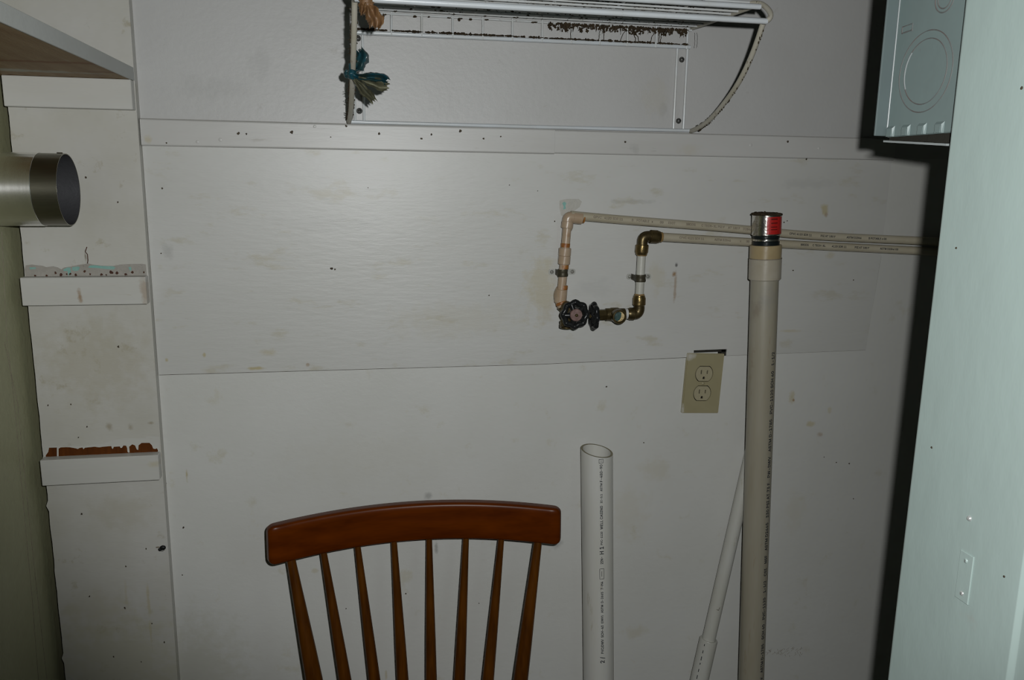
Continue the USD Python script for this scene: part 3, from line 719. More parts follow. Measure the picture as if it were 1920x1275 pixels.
RP = .0080
up = thing('water_pipe', 'upper beige plastic water pipe with pinkish elbow turning down at its left end', 'water pipe', onY(1065, 404, YA))
hz = spline([onY(a, b, YA) for a, b in ((1070, 403.5), (1260, 419.3), (1408, 431.5), (1464, 437), (1717, 451), (1790, 455))], 40)
hz = np.vstack([hz, [0.5 * (hz[-1][0] + XR), YA, hz[-1][2] - .004], [XR, YA, hz[-1][2] - .008]])
obj('pipe', tube(hz, RP, 18), 'cpvc', up)
ca, cb = P1(205, 200, YA), P1(330, 205, YA)
dirx = hz[3] - hz[0]; dirx /= np.linalg.norm(dirx)
vtop, v1, v2, v3, v4 = P1(203, 215, YA), P1(196, 308, YA), P1(176, 545, YA), P1(158, 760, YA), P1(148, 850, YA)
corner = ca + [0, 0, -.003]
obj('elbow', cat_(tube(spline([corner + dirx * .022, corner + dirx * .011, corner + [.001, 0, -.001], v1 + (corner - v1) * .55, v1], 22), .0098, 20),
                  cyl(corner + dirx * .009, corner + dirx * .026, .0108, 24), cyl(v1 + (corner - v1) * .62, v1, .0108, 24)), 'cpvc_pink', up)
obj('pipe', tube([v1, v2, v3, v4], RP, 18), 'cpvc_pink', up)
dv = (v2 - v1) / np.linalg.norm(v2 - v1)
obj('coupling', cat_(cyl(P1(180, 478, YA), P1(176, 545, YA), .0112), cyl(P1(176, 545, YA), P1(171, 617, YA), .0110)), 'cpvc_pink', up)
for a, b in ((183, 455), (172, 640), (164, 815)):
    c = P1(a, b, YA)
    obj('glue_ring', cyl(c - dv * .004, c + dv * .004, RP + .0004, 20), 'glue_orange', up, label='orange glue stain around the pipe')
cR = corner + dirx * .0275
obj('glue_ring', cyl(cR, cR + dirx * .003, RP + .0005, 20), 'glue_orange', up, label='orange glue stain around the pipe')
fa, fb = P1(148, 832, YA), P1(140, 935, YA)
bend = P1(165, 985, YA - .006)
obj('bent_fitting', cat_(cyl(fa, fb + (fb - fa) * .1, .0112), tube(spline([fa, fb, fb + (bend - fb) * .5, bend], 14), .0098, 20)), 'cpvc_pink', up)
obj('fitting_ring', cyl(fb + (bend - fb) * .35 + [0, 0, .002], fb + (bend - fb) * .65, .0112), 'glue_orange', up, label='brown ring on the bent fitting')

lo = thing('water_pipe', 'lower whitish plastic water pipe with brass elbows, turning down to the second valve', 'water pipe', onY(1203, 442, YB))
hl = spline([onY(a, b, y) for a, b, y in ((1222, 443.3, YB), (1242, 444.5, YB), (1464, 457.5, -.018), (1715, 470, -.016), (1790, 474, -.016))], 40)
hl = np.vstack([hl, [0.5 * (hl[-1][0] + XR), -.016, hl[-1][2] - .004], [XR, -.016, hl[-1][2] - .008]])
obj('pipe', tube(hl, RP, 18), 'cpvc', lo)
dl = hl[3] - hl[0]; dl /= np.linalg.norm(dl)
k0 = P1(848, 372, YB)
w1, w2 = P1(833, 540, YB), P1(815, 880, YB)
obj('pipe', tube([P1(837, 470, YB), w1, w2, P1(812, 940, YB)], RP, 18), 'cpvc_white', lo)


def brass_collar(a, dirn, L, r=.0120):
    return lathe([(0, 0), (r - .0015, 0), (r, .0015), (r, L - .006), (r - .001, L - .004), (r - .0016, L - .001), (r - .003, L), (0, L)], a, dirn, 28)


hx = P1(905, 380, YB)
vd = (w1 - k0); vd /= np.linalg.norm(vd)
obj('brass_elbow', cat_(tube(spline([hx + dl * .003, P1(880, 379, YB), P1(850, 392, YB), P1(840, 425, YB), P1(838, 460, YB)], 22), .0097, 22)), 'brass_old', lo, label='dark brass push-fit elbow')
obj('brass_collar', brass_collar(hx - dl * .001, dl, .0205), 'brass_old', lo)
obj('brass_collar', brass_collar(P1(839, 448, YB), vd, .0195), 'brass_bright', lo)
obj('release_ring', cyl(hx + dl * .0195, hx + dl * .0235, .0093), 'brass_tan', lo, label='tan release ring')
obj('release_ring', cyl(P1(835, 525, YB), P1(834, 546, YB), .0093), 'brass_tan', lo, label='tan release ring')
e1 = P1(812, 965, YB)
e2, e3 = P1(795, 1042, YB), P1(700, 1040, YB)
obj('brass_elbow', tube(spline([P1(813, 940, YB), e1, P1(812, 1005, YB), P1(795, 1036, YB), P1(760, 1041, YB), P1(718, 1040, YB)], 24), .0100, 22), 'brass_old', lo, label='dark brass push-fit elbow')
obj('brass_collar', brass_collar(P1(812, 968, YB), P1(814, 880, YB) - P1(812, 968, YB), .0195), 'brass_bright', lo)
obj('brass_collar', brass_collar(P1(772, 1040, YB), P1(700, 1040, YB) - P1(772, 1040, YB), .0150, .0118), 'brass_old', lo)
obj('release_ring', cyl(P1(814, 890, YB), P1(815, 868, YB), .0093), 'brass_tan', lo, label='tan release ring')
obj('sealing_tape', cyl(P1(728, 1040, YB), P1(690, 1040, YB), .0100), 'teflon', lo, label='white thread sealing tape')


def smear_text(text, height, path, r, ang, matname, parent, flip=False, start=0.0, name='lettering', label=None, bold=True):
    """Printed lettering wrapped on a pipe; path: start and end of its axis; ang: where on the pipe, measured from the side facing the room (-y) upwards/left."""
    m = meshkit.text_mesh(text, height, 0.0003, bold=bold)
    v = np.array(m.vertices)
    a, b = np.asarray(path[0], float), np.asarray(path[1], float)
    ax = (b - a) / np.linalg.norm(b - a)
    front = np.array([0, -1.0, 0]); front -= ax * (front @ ax); front /= np.linalg.norm(front)
    side = np.cross(front, ax) * -1
    up_ = np.cross(ax, front) * (-1)
    th = ang + (v[:, 1] - height / 2) / r
    rr = r + .00005 + v[:, 2]
    P = a + np.outer(v[:, 0] + start, ax) + rr[:, None] * (np.cos(th)[:, None] * front + np.sin(th)[:, None] * up_)
    mm = trimesh.Trimesh(P, m.faces, process=False)
    obj(name, mm, matname, parent, smooth=False, label=label)
    return v[:, 0].max()


def along(P, d):
    t = np.r_[0, np.cumsum(np.linalg.norm(np.diff(P, axis=0), axis=1))]
    return np.array([np.interp(d, t, P[:, k]) for k in range(3)])


def pipe_print(P, items, height, ang, matname, parent):
    for s0, t in items:
        L = len(t) * height * .66
        smear_text(t, height, (along(P, s0), along(P, s0 + L)), RP, ang, matname, parent)


pipe_print(hz, [(.040, 'CPVC'), (.060, '4120'), (.076, 'SDR 11'), (.112, 'B'), (.121, 'POTABLE'), (.150, 'x'), (.166, '00'), (.182, 'EEGT'), (.217, 'BRODS'), (.247, 'C TECH-XL PSI F'), (.300, 'AT 180 F'), (.330, 'D2846')], .0040, .15, 'ink_faded', up)
pipe_print(hl, [(.050, 'CPVC 4120 SDR 11'), (.120, 'ASTM D2846'), (.172, 'x'), (.185, '00'), (.200, 'EEGT')], .0038, .2, 'ink_faded', lo)
pipe_print(hz, [(.425, 'CPVC 4120 SDR 11'), (.490, 'PSI AT 180 F'), (.545, 'ASTM D2846'), (.592, 'B POTABLE x 00')], .0036, .1, 'ink', up)
pipe_print(hl, [(.300, 'BRODS'), (.325, 'C TECH-XL'), (.366, '4120 SDR 11'), (.415, 'PSI AT 180 F'), (.470, 'ASTM D2846 00')], .0036, .15, 'ink', lo)


# handwheels and valves
def handwheel(c, axis, R=.0262, seed=0):
    axis = np.asarray(axis, float) / np.linalg.norm(axis)
    a = np.array([0, 0, 1.0]); a = a - axis * (a @ axis); a /= np.linalg.norm(a)
    b = np.cross(axis, a)
    th = np.arange(96) * 2 * math.pi / 96
    rr = R * (1 + .05 * np.cos(8 * th)) - .0056
    rim = tube(np.array([c + r_ * (math.cos(t) * a + math.sin(t) * b) for r_, t in zip(rr, th)]), .0050, 10, closed=True)
    ms = [rim]
    for k in range(5):
        t = k * math.pi * 2 / 5 + .4
        dr = math.cos(t) * a + math.sin(t) * b
        ms.append(tube([c + dr * .006 + axis * .002, c + dr * .014 + axis * .002, c + dr * (R - .006)], [.0056, .0044, .0046], 10))
    for k in range(8):
        t = k * math.pi / 4
        ms.append(blob(c + (R - .0045) * (math.cos(t) * a + math.sin(t) * b), (.0053, .0053, .0053), k, 2, .05))
    ms.append(cyl(c - axis * .004, c + axis * .004, .0115, 24))
    return cat_(*ms)


c1 = P1(265, 1045, -.074)
yv1 = -.034
cv1 = np.array([c1[0] - .004, yv1, c1[2] + .004])
v = thing('hose_valve', 'left hose valve with round black handwheel facing the room and outlet pointing down', 'valve', cv1)
obj('body', cat_(blob(cv1, (.0125, .0125, .014), 1, 3, .04), tube([bend + [-.004, 0, .004], bend, cv1], .0100, 20), cyl(cv1 + [0, -.008, 0], cv1 + [0, -.026, 0], .0088, 6), cyl(cv1 + [0, -.02, 0], [c1[0], c1[1] + .003, c1[2]], .0040, 16)), 'brass_old', v)
o1 = np.array([onY(1062, 613, yv1 - .012)[0], yv1 - .014, onY(1062, 613, yv1 - .012)[2]])
od = np.array([-.10, -.42, -.9]); od /= np.linalg.norm(od)
obj('outlet', cat_(tube([cv1 + [0, -.003, -.004], cv1 + (o1 - cv1) * .5, o1 - od * .006], .0098, 20), lathe([(.0098, -.012), (.0128, -.011), (.0128, -.008), (.0120, -.007), (.0128, -.005), (.0128, .0005), (.0115, .001), (.0098, .0005), (.0095, -.006), (0, -.006)], o1, od, 28)), 'brass_old', v, label='dark threaded hose outlet')
wh = obj('handwheel', handwheel(c1, (0, -1, 0)), 'wheel_black', v, smooth=50, label='black scalloped handwheel')
obj('disc', lathe([(0, .0098), (.0102, .0095), (.0110, .0085), (.0110, .002), (0, .002)], c1, (0, -1, 0), 28), 'wheel_disc', wh, label='pinkish centre disc')
obj('bolt', lathe([(0, .0128), (.002, .0126), (.0028, .0116), (.0028, .008), (0, .008)], c1, (0, -1, 0), 12), 'brass_old', wh)

b1, b0 = P1(690, 1042, YB), P1(530, 1046, YB)
c2 = P1(425, 1060, YB)
v = thing('hose_valve', 'right brass hose valve, open outlet facing the room, black handwheel seen nearly edge on', 'valve', b1)
obj('body', lathe([(0, 0), (.0095, 0), (.0108, .001), (.0108, .010), (.0125, .014), (.0125, .026), (.0115, .029), (.0115, .0365), (.0085, .038), (.0085, .044), (0, .044)], b1, b0 - b1, 26), 'brass_old', v)
obj('bonnet', cyl(b0 + (b0 - b1) * .02, b0 + (b0 - b1) * .42, .0105, 6), 'brass_old', v)
obj('stem', cyl(b0 + (b0 - b1) * .3, c2, .0040, 14), 'brass_bright', v)
oc = P1(647, 1068, YB - .030)
obj('outlet', cat_(cyl(P1(640, 1050, YB), oc + [0, .004, .001], .0105), lathe([(.0100, -.014), (.0132, -.013), (.0132, -.001), (.0125, 0), (.0108, .0002), (.0096, -.001), (.0094, -.008), (0, -.008)], oc, (0, -1, 0), 32)), 'brass_old', v, label='round brass hose outlet')
obj('outlet_inside', blob(oc + [-.001, .0045, .001], (.0080, .002, .0080), 4, 2, .25), 'verdigris', v, label='greenish corroded inside of the outlet')
wh = obj('handwheel', handwheel(c2, (-1, 0, 0), .0262), 'wheel_black', v, smooth=50, label='black scalloped handwheel')
obj('bolt', cyl(c2 + [-.003, 0, 0], c2 + [-.008, 0, 0], .004, 12), 'brass_bright', wh)


def clamp(cx_px, cy_px, yp, ears, name_label, ang):
    c = P1(cx_px, cy_px, yp)
    t = thing('pipe_clamp', name_label, 'pipe clamp', (c[0], 0, c[2]))
    band = lathe([(RP + .0002, -.0068), (RP + .0015, -.0066), (RP + .0019, -.004), (RP + .0013, -.001), (RP + .0013, .001), (RP + .0019, .004), (RP + .0015, .0066), (RP + .0002, .0068)], c, (math.sin(ang), 0, math.cos(ang)), 28)
    leg1 = bx((c[0] - RP - .0016, -.0015, c[2] - .005), (c[0] - RP + .0004, yp, c[2] + .005))
    leg2 = bx((c[0] + RP - .0004, -.0015, c[2] - .005), (c[0] + RP + .0016, yp, c[2] + .005))
    obj('band', cat_(band, leg1, leg2), 'clamp_metal', t, label='dark metal band around the pipe')
    for k, (ex, ez) in enumerate(ears):
        e = P1(ex, ez, -.002)
        xi = c[0] + (RP if e[0] > c[0] else -RP)
        x0, x1 = sorted((xi, e[0] + (.006 if e[0] > c[0] else -.006)))
        tab = poly_y(round_rect((x0 + x1) / 2, e[2], x1 - x0, .0105, .004), -.0020, -.0034)
        tb = obj('ear', tab, 'clamp_painted', t, label='painted mounting ear')
        obj('screw', lathe([(0, .0022), (.0018, .002), (.0034, .0008), (.0036, 0), (0, 0)], (e[0], -.0033, e[2]), (0, -1, 0), 14), 'screw_painted', tb)


clamp(159, 690, YA, ((65, 682), (240, 680)), 'metal strap clamp holding the rusty pinkish pipe to the wall', -.06)
clamp(824, 735, YB, ((730, 722), (885, 722)), 'metal strap clamp holding the white pipe under the brass elbow to the wall', -.03)

# ------------------------------------------------------------------ duplex outlet
UC = np.array([0.6616, 0, 1.0653])
TILT = 0.043
ou = thing('wall_outlet', 'ivory double electrical outlet mounted crooked on the back wall', 'outlet', UC)


def tilt(m):
    return rot(m, TILT, (0, 1, 0), UC)


def sock_shape(cz_, grow=0.0):
    c = Polygon([(UC[0] + (.0172 + grow) * math.cos(t), cz_ + (.0172 + grow) * math.sin(t)) for t in np.linspace(0, 2 * math.pi, 48, endpoint=False)])
    return c.intersection(Polygon([(UC[0] - .03, cz_ - .0142 - grow), (UC[0] + .03, cz_ - .0142 - grow), (UC[0] + .03, cz_ + .0142 + grow), (UC[0] - .03, cz_ + .0142 + grow)]))


SZ = (UC[2] + .0195, UC[2] - .0195)
plate = Polygon([(UC[0] - .0385, UC[2] - .0598), (UC[0] + .0385, UC[2] - .0598), (UC[0] + .0385, UC[2] + .0598), (UC[0] - .0385, UC[2] + .0598)]).buffer(-.002).buffer(.002)
for cz_ in SZ:
    plate = plate.difference(sock_shape(cz_, .0014))
lowp = poly_y(plate.buffer(0), -.0002, -.0040)
topp = poly_y(plate.intersection(Polygon([(UC[0] - .0368, UC[2] - .0581), (UC[0] + .0368, UC[2] - .0581), (UC[0] + .0368, UC[2] + .0581), (UC[0] - .0368, UC[2] + .0581)])), -.0038, -.0055)
obj('cover_plate', tilt(cat_(lowp, topp)), 'plate_ivory', ou, smooth=False)
obj('backing', tilt(poly_y(round_rect(UC[0], UC[2], .044, .080, .004), -.0001, -.0008)), 'socket_hole', ou, smooth=False)
for cz_ in SZ:
    hol = [round_rect(UC[0] - .0062, cz_ + .0035, .0022, .0082, .0004), round_rect(UC[0] + .0062, cz_ + .0035, .0022, .0070, .0004),
           Polygon([(UC[0] + .0024 * math.cos(t), cz_ - .0078 + .0024 * math.sin(t)) for t in np.linspace(0, math.pi, 10)] + [(UC[0] - .0024, cz_ - .0105), (UC[0] + .0024, cz_ - .0105)])]
    face = sock_shape(cz_)
    for h in hol:
        face = face.difference(h)
    so = obj('socket', tilt(poly_y(face, -.0006, -.0060)), 'socket_ivory', ou, smooth=False)
    for h in hol:
        obj('slot', tilt(poly_y(h, -.0006, -.0030)), 'socket_hole', so, smooth=False)
obj('screw', tilt(lathe([(0, .0016), (.002, .0014), (.003, .0006), (.0032, 0), (0, 0)], (UC[0], -.0054, UC[2]), (0, -1, 0), 14)), 'plate_ivory', ou)

# ------------------------------------------------------------------ standpipe with plug
YS = -.067
S0, S1, S2 = onY(1434.5, 500, YS), onY(1422.5, 860, YS), onY(1408.5, 1275, YS)
ax = (S0 - S2) / np.linalg.norm(S0 - S2)
foot = S0 - ax * (S0[2] / ax[2])
RS = .0252
sp = thing('standpipe', 'tall yellowed plastic standpipe with wider collar, standing in front of the water pipes', 'pipe', foot)
obj('pipe', cyl(foot, S0, RS, 48), 'pvc_old', sp)
h0 = onY(1434, 524, YS); h0 = foot + ax * ((h0 - foot) @ ax)
h1 = onY(1435.5, 484, YS); h1 = foot + ax * ((h1 - foot) @ ax)
h2 = onY(1436, 459, YS); h2 = foot + ax * ((h2 - foot) @ ax)
obj('collar', cyl(h0, h1 + ax * .0002, .0290, 48, .0015), 'pvc_hub', sp)
obj('bushing', lathe([(.0270, 0), (.0284, 0), (.0284, np.linalg.norm(h2 - h1) - .001), (.0276, np.linalg.norm(h2 - h1)), (.0225, np.linalg.norm(h2 - h1)), (.0225, 0)], h1, ax, 48), 'pvc_hub_tan', sp, label='tan bushing in the collar')
obj('glue_line', lathe([(.0291, -.0006), (.0293, 0), (.0291, .0006)], h1, ax, 48), 'ink_faded', sp)
tx = 0.0
zlen = S0[2] - foot[2]
t0 = ((onY(1450, 655, YS) - foot) @ ax)


def text_down(text, height, top, r, ang, matname, parent, axis_, base_, label=None):
    """Lettering that runs along a standing pipe, reading upwards, ending at height 'top' along the axis."""
    m = meshkit.text_mesh(text, height, 0.0003)
    L = np.array(m.vertices)[:, 0].max()
    return smear_text(text, height, (base_ + axis_ * (top - L), base_ + axis_ * top), r, ang, matname, parent, label=label)


tt = t0
for t in ('1-1/2', 'PVC-1120 SCH 40', 'ASTM D-1785', 'PW-DWV', '330 PSI AT 73 F', 'ASTM D2665', 'NSF', 'CSI', '1-1/2', 'PVC-1120', 'SCH 40', 'ASTM D-1785', 'PW-DWV', '330 PSI'):
    L = text_down(t, .0066, tt, RS, -.40, 'ink', sp, ax, foot)
    tt -= L + .010
# the plug: chrome shell, red label, black rubber, metal band
T0 = foot + ax * ((h2 - foot) @ ax)
c_of = lambda px, py: (onY(px, py, YS) - T0) @ ax
pg = thing('pipe_plug', 'shiny metal plug with red label and black rubber ring in the standpipe top', 'pipe plug', T0)
zc0, zc1 = c_of(1436, 441), c_of(1436, 401)
obj('rubber_ring', lathe([(0, -.006), (.0235, -.006), (.0240, 0), (.0240, .0065), (.0225, .0075), (.0225, .0115), (.0238, .0125), (.0238, zc0 + .0006), (0, zc0 + .0006)], T0, ax, 40), 'rubber', pg, label='black rubber ring')
obj('band', lathe([(.0230, .0072), (.0238, .0078), (.0238, .0112), (.0230, .0118)], T0, ax, 40), 'chrome', pg, label='chrome band between the rubber rings')
RC = .0258
obj('shell', lathe([(0, zc0), (RC - .0015, zc0), (RC, zc0 + .0012), (RC, zc1 - .002), (RC - .0015, zc1), (0, zc1 + .0004)], T0, ax, 48), 'chrome', pg, label='chrome cup')


def curved_patch(a0, a1, z0, z1, r, thick=.0005, n=16):
    v_, f_ = [], []
    fr = np.array([0, -1.0, 0]); fr -= ax * (fr @ ax); fr /= np.linalg.norm(fr)
    rt = np.cross(fr, ax) * -1
    if rt[0] < 0:
        rt = -rt
    for rr in (r, r + thick):
        for i in range(n + 1):
            th = a0 + (a1 - a0) * i / n
            for z in (z0, z1):
                v_.append(T0 + ax * z + rr * (math.cos(th) * fr + math.sin(th) * rt))
    o = 2 * (n + 1)
    for i in range(n):
        a = 2 * i
        f_ += [[a, a + 2, a + 3], [a, a + 3, a + 1], [o + a, o + a + 3, o + a + 2], [o + a, o + a + 1, o + a + 3], [a, o + a + 2, a + 2], [a, o + a, o + a + 2], [a + 1, a + 3, o + a + 3], [a + 1, o + a + 3, o + a + 1]]
    e = 2 * n
    f_ += [[0, 1, o + 1], [0, o + 1, o], [e, o + e + 1, e + 1], [e, o + e, o + e + 1]]
    m = trimesh.Trimesh(np.array(v_), np.array(f_), process=False)
    m.fix_normals()
    return m


lb = obj('label', curved_patch(-.46, 1.10, zc0 + .003, zc1 - .0045, RC), 'label_red', pg, label='red label')
for zz, hh in ((.60, .0010), (.42, .0008), (.30, .0008), (.78, .0012)):
    obj('label_print', curved_patch(-.18, .30, zc0 + (zc1 - zc0) * zz - hh, zc0 + (zc1 - zc0) * zz + hh, RC + .0005, .0002, 8), 'label_dark_red', lb)
dd = [blob(T0 + ax * (zc1 + .001) + [.022 * math.cos(t) * q.random(), .022 * math.sin(t) * q.random(), .0005], (.004, .004, .0015), i, 1, .4) for i, t in enumerate(np.linspace(0, 50, 60))]
dd += [blob(T0 + ax * (zc1 - .001) + np.array([(RC - .001) * math.cos(t), (RC - .001) * math.sin(t), .0005]), (.003, .003, .0022), i, 1, .4) for i, t in enumerate(np.linspace(0, 6.28, 40))]
dd.append(blob(T0 + ax * (zc1 + .002) + [-.006, -.004, 0], (.0025, .0025, .003), 5, 1, .4))
obj('dirt', cat_(*dd), 'dust', pg, kind='stuff', label='dirt lying on top of the plug')

# ------------------------------------------------------------------ well casing pipe leaning on the wall
RCs = .0302
ct = onY(1119, 845, -.034)
cb_ = onY(1122.5, 1275, -.042)
cax = (ct - cb_) / np.linalg.norm(ct - cb_)
cf = ct - cax * (ct[2] / cax[2])
cp = thing('plastic_pipe', 'thick white plastic well casing pipe standing open-ended against the wall beside the chair', 'pipe', cf)
n = 64
ang = np.arange(n) * 2 * math.pi / n
u_ = np.cross(cax, [0, 1, 0]); u_ /= np.linalg.norm(u_); w_ = np.cross(cax, u_)
rings = []
Lc = np.linalg.norm(ct - cf)
for rr, top in ((RCs, 0), (RCs, 1), (RCs - .0038, 1), (RCs - .0038, 0)):
    o = rr * (np.cos(ang)[:, None] * u_ + np.sin(ang)[:, None] * w_)
    base = cf + cax * (Lc if top else 0.0) + o
    if top:
        base = base + cax * ((-.17 * o[:, 0] + .14 * o[:, 1]))[:, None]
    rings.append(base)


def ring_mesh(A, B):
    v_ = np.vstack([A, B]); f_ = []
    for j in range(n):
        j2 = (j + 1) % n
        f_ += [[j, n + j2, j2], [j, n + j, n + j2]]
    return trimesh.Trimesh(v_, np.array(f_), process=False)


obj('pipe', cat_(ring_mesh(rings[0], rings[1]), ring_mesh(rings[2], rings[3]), ring_mesh(rings[3], rings[0])), 'pvc_casing', cp, smooth=40)
obj('rim', ring_mesh(rings[1], rings[2]), 'pvc_rim', cp, label='dirty sawn rim')
# print reads upwards: base of the text low, end just under the rim
top = (onY(1127, 878, -.034 - RCs) - cf) @ cax
bot_of = lambda py: (onY(1125, py, -.036 - RCs) - cf) @ cax
for t, ytop, ybot in (('F-480-90', 872, 905), ('ASTM', 907, 922), ('IC-5:1', 927, 944), ('WELL CASING', 949, 993), ('PVC-1120', 997, 1022), ('H 1', 1025, 1040), ('2IN-', 1044, 1058), ('7-H4', 1090, 1105), ('D-2665', 1109, 1130), ('ASTM', 1133, 1148),
                      ('(DWV)', 1153, 1168), ('SCH-40', 1171, 1194), ('PVC/DWV', 1197, 1224), ('2 /', 1226, 1242)):
    m = meshkit.text_mesh(t, .0066, .0003, bold=True)
    want = bot_of(ytop) - bot_of(ybot)
    L = np.array(m.vertices)[:, 0].max()
    hgt = min(.0080, .0066 * want / L)
    L2 = L * hgt / .0066
    smear_text(t, hgt, (cf + cax * (bot_of(ybot)), cf + cax * bot_of(ytop)), RCs, .03, 'ink', cp)
fr = np.array([0, -1.0, 0]); fr -= cax * (fr @ cax); fr /= np.linalg.norm(fr)
rt = np.array([1.0, 0, 0]); rt -= cax * (rt @ cax); rt /= np.linalg.norm(rt)


def cas(a, th, dr=.0003):
    return cf + cax * a + (RCs + dr) * (math.cos(th) * fr + math.sin(th) * rt)


for y0, y1 in ((862, 869), (1066, 1085)):
    a0, a1 = bot_of(y1), bot_of(y0)
    obj('print_mark', cat_(*[tube(L, .0004, 5) for L in ([cas(a0, -.16), cas(a1, -.16)], [cas(a0, .10), cas(a1, .10)], [cas(a0, -.16), cas(a0, -.03), cas(a0, .10)], [cas(a1, -.16), cas(a1, -.03), cas(a1, .10)], [cas(a0 + (a1 - a0) * .25, -.03), cas(a0 + (a1 - a0) * .75, -.03)])]), 'ink', cp)

# ------------------------------------------------------------------ thin pipe leaning behind the standpipe
l0, l1, l2 = onY(1412, 836, -.0150), onY(1329, 1198, -.034), onY(1311.4, 1275, -.040)
ld = (l0 - l1) / np.linalg.norm(l0 - l1)
l1 = onY(1329, 1198, -.034)
lf = l0 - ld * (l0[2] - .001) / ld[2]
lp = thing('plastic_pipe', 'thin grey-white plastic pipe leaning slanted behind the standpipe', 'pipe', lf)
obj('pipe', cyl(lf + ld * .2, l0, .0133, 32), 'pvc_grey', lp)
obj('larger_pipe', lathe([(0, 0), (.0182, 0), (.0182, np.linalg.norm(l1 - lf) - .001), (.0176, np.linalg.norm(l1 - lf)), (.0135, np.linalg.norm(l1 - lf))], lf, ld, 36), 'pvc_grey', lp, label='thicker lower pipe')
fr2 = np.array([-.75, -.66, 0]); fr2 -= ld * (fr2 @ ld); fr2 /= np.linalg.norm(fr2)
for k in range(8):
    p = l1 - ld * (.006 + .0135 * k) + fr2 * .0181
    obj('print_mark', tube([p, p - ld * (.004 + .002 * (k % 3))], .0008, 6), 'ink', lp)
p = onY(1344, 1143, -.047)
obj('print_mark', cat_(tube([p, p + [.004, 0, -.002]], .0005, 5), tube([p + [.004, 0, -.002], p + [.006, 0, .004]], .0005, 5)), 'ink_faded', lp)

# ------------------------------------------------------------------ spindle-back chair, its back against the wall, facing the room
YC, SAG = -.020, .050
xa, xb_ = onY(503, 1023, YC - SAG)[0], onY(1048, 982, YC - SAG)[0]
Wc, xm = xb_ - xa, (xa + xb_) / 2
zend = (onY(517, 1024, YC - SAG - .01)[2] + onY(1035, 982, YC - SAG - .01)[2]) / 2
zmid = (onY(800, 948, YC - .022)[2] + onY(800, 1008, YC - .022)[2]) / 2
yaw_c = (onY(517, 1024, YC - SAG)[2] - onY(1035, 982, YC - SAG)[2])
ch = thing('chair', 'dark brown wooden spindle-back chair with curved crest rail, standing against the back wall', 'chair', (xm, -.33, 0))
HT, TH, REC = .070, .027, 0.07
us = np.r_[-1, -.9985, -.9965, -.993, -.988, -.980, -.970, -.957, -.942, -.925, np.linspace(-.9, .9, 41), .925, .942, .957, .970, .980, .988, .993, .9965, .9985, 1]
sec = []
for a_ in np.linspace(0, 2 * math.pi, 40, endpoint=False):
    ca_, sa_ = math.cos(a_), math.sin(a_)
    sec.append((TH / 2 * np.sign(ca_) * abs(ca_) ** .42, HT / 2 * np.sign(sa_) * abs(sa_) ** .26))
sec = np.array(sec)


def crest(u):
    return np.array([xm + u * Wc / 2, YC - TH / 2 - SAG * u * u, zmid - (zmid - zend) * u * u - yaw_c * 0.5 * u * -1 * 0])


rv = []
for u in us:
    e = 1 - abs(u)
    k_ = 1.0 if e > .045 else math.sqrt(max(0, 1 - ((.045 - e) / .045) ** 2)) * .30 + .70
    kt = 1.0 if e > .075 else math.sqrt(max(0, 1 - ((.075 - e) / .075) ** 2)) * .62 + .38
    c = crest(u)
    tn = np.array([Wc / 2, -2 * SAG * u, 0]); tn /= np.linalg.norm(tn)
    nf = np.array([tn[1], -tn[0], 0])                          # towards the room
    upv = np.array([0, math.sin(REC), math.cos(REC)])
    outv = nf * math.cos(REC) + np.array([0, 0, math.sin(REC)]) * 1.0
    outv = outv / np.linalg.norm(outv)
    for a_, b_ in sec:
        rv.append(c + outv * a_ * kt + upv * b_ * k_)
ns = len(sec)
fv = []
for i in range(len(us) - 1):
    for j in range(ns):
        j2 = (j + 1) % ns
        a_, b_ = i * ns, (i + 1) * ns
        fv += [[a_ + j, a_ + j2, b_ + j2], [a_ + j, b_ + j2, b_ + j]]
rv = np.vstack([rv, crest(-1), crest(1)])
for j in range(ns):
    j2 = (j + 1) % ns
    fv += [[len(rv) - 2, j2, j], [len(rv) - 1, (len(us) - 1) * ns + j, (len(us) - 1) * ns + j2]]
cm = trimesh.Trimesh(rv, np.array(fv), process=False)
cm.fix_normals()
obj('crest_rail', cm, 'chair_wood', ch, smooth=50)
tops = [(548, 1062, 17.5), (607.5, 1042, 13), (670.5, 1027, 12.5), (738.5, 1014, 12), (804.5, 1009, 12), (873.5, 1008, 12.5), (939.5, 1011, 12.5), (1008, 1019, 17)]
bots = [(589, 32), (647, 24.5), (702, 23.5), (755, 24), (808.6, 23), (861.6, 23.5), (915, 24), (976, 30)]
ZS = 0.445
for i, ((tx_, ty_, tw), (bx_, bw)) in enumerate(zip(tops, bots)):
    u = (tx_ - 776) / 272.0
    yt = YC - TH / 2 - SAG * u * u - .001
    yb2 = yt - .026
    A, B = onY(tx_, ty_, yt), onY(bx_, 1275, yb2)
    dvec = (B - A) / np.linalg.norm(B - A)
    t_seat = (ZS - .012 - A[2]) / dvec[2]
    rT, rB = tw * 1.43 / 1532 / 2, bw * 1.43 / 1532 / 2
    LB = np.linalg.norm(B - A)
    P = [A - dvec * .018, A, A + dvec * LB * .35, A + dvec * LB * .72, B, A + dvec * (t_seat - .03), A + dvec * t_seat]
    Rr = [rT * .97, rT, rT + (rB - rT) * .38, rT + (rB - rT) * .78, rB, rB * .96, rB * .8]
    obj('post' if i in (0, 7) else 'spindle', tube(P, Rr, 18), 'chair_spindle', ch, smooth=60)
seat_pts = [(xm - .20, -.125), (xm + .20, -.125), (xm + .235, -.30), (xm + .225, -.52), (xm, -.56), (xm - .225, -.52), (xm - .235, -.30)]
sg_ = Polygon(seat_pts).buffer(.03, quad_segs=8).buffer(-.015)
seat = trimesh.creation.extrude_polygon(sg_, .034, engine='earcut')
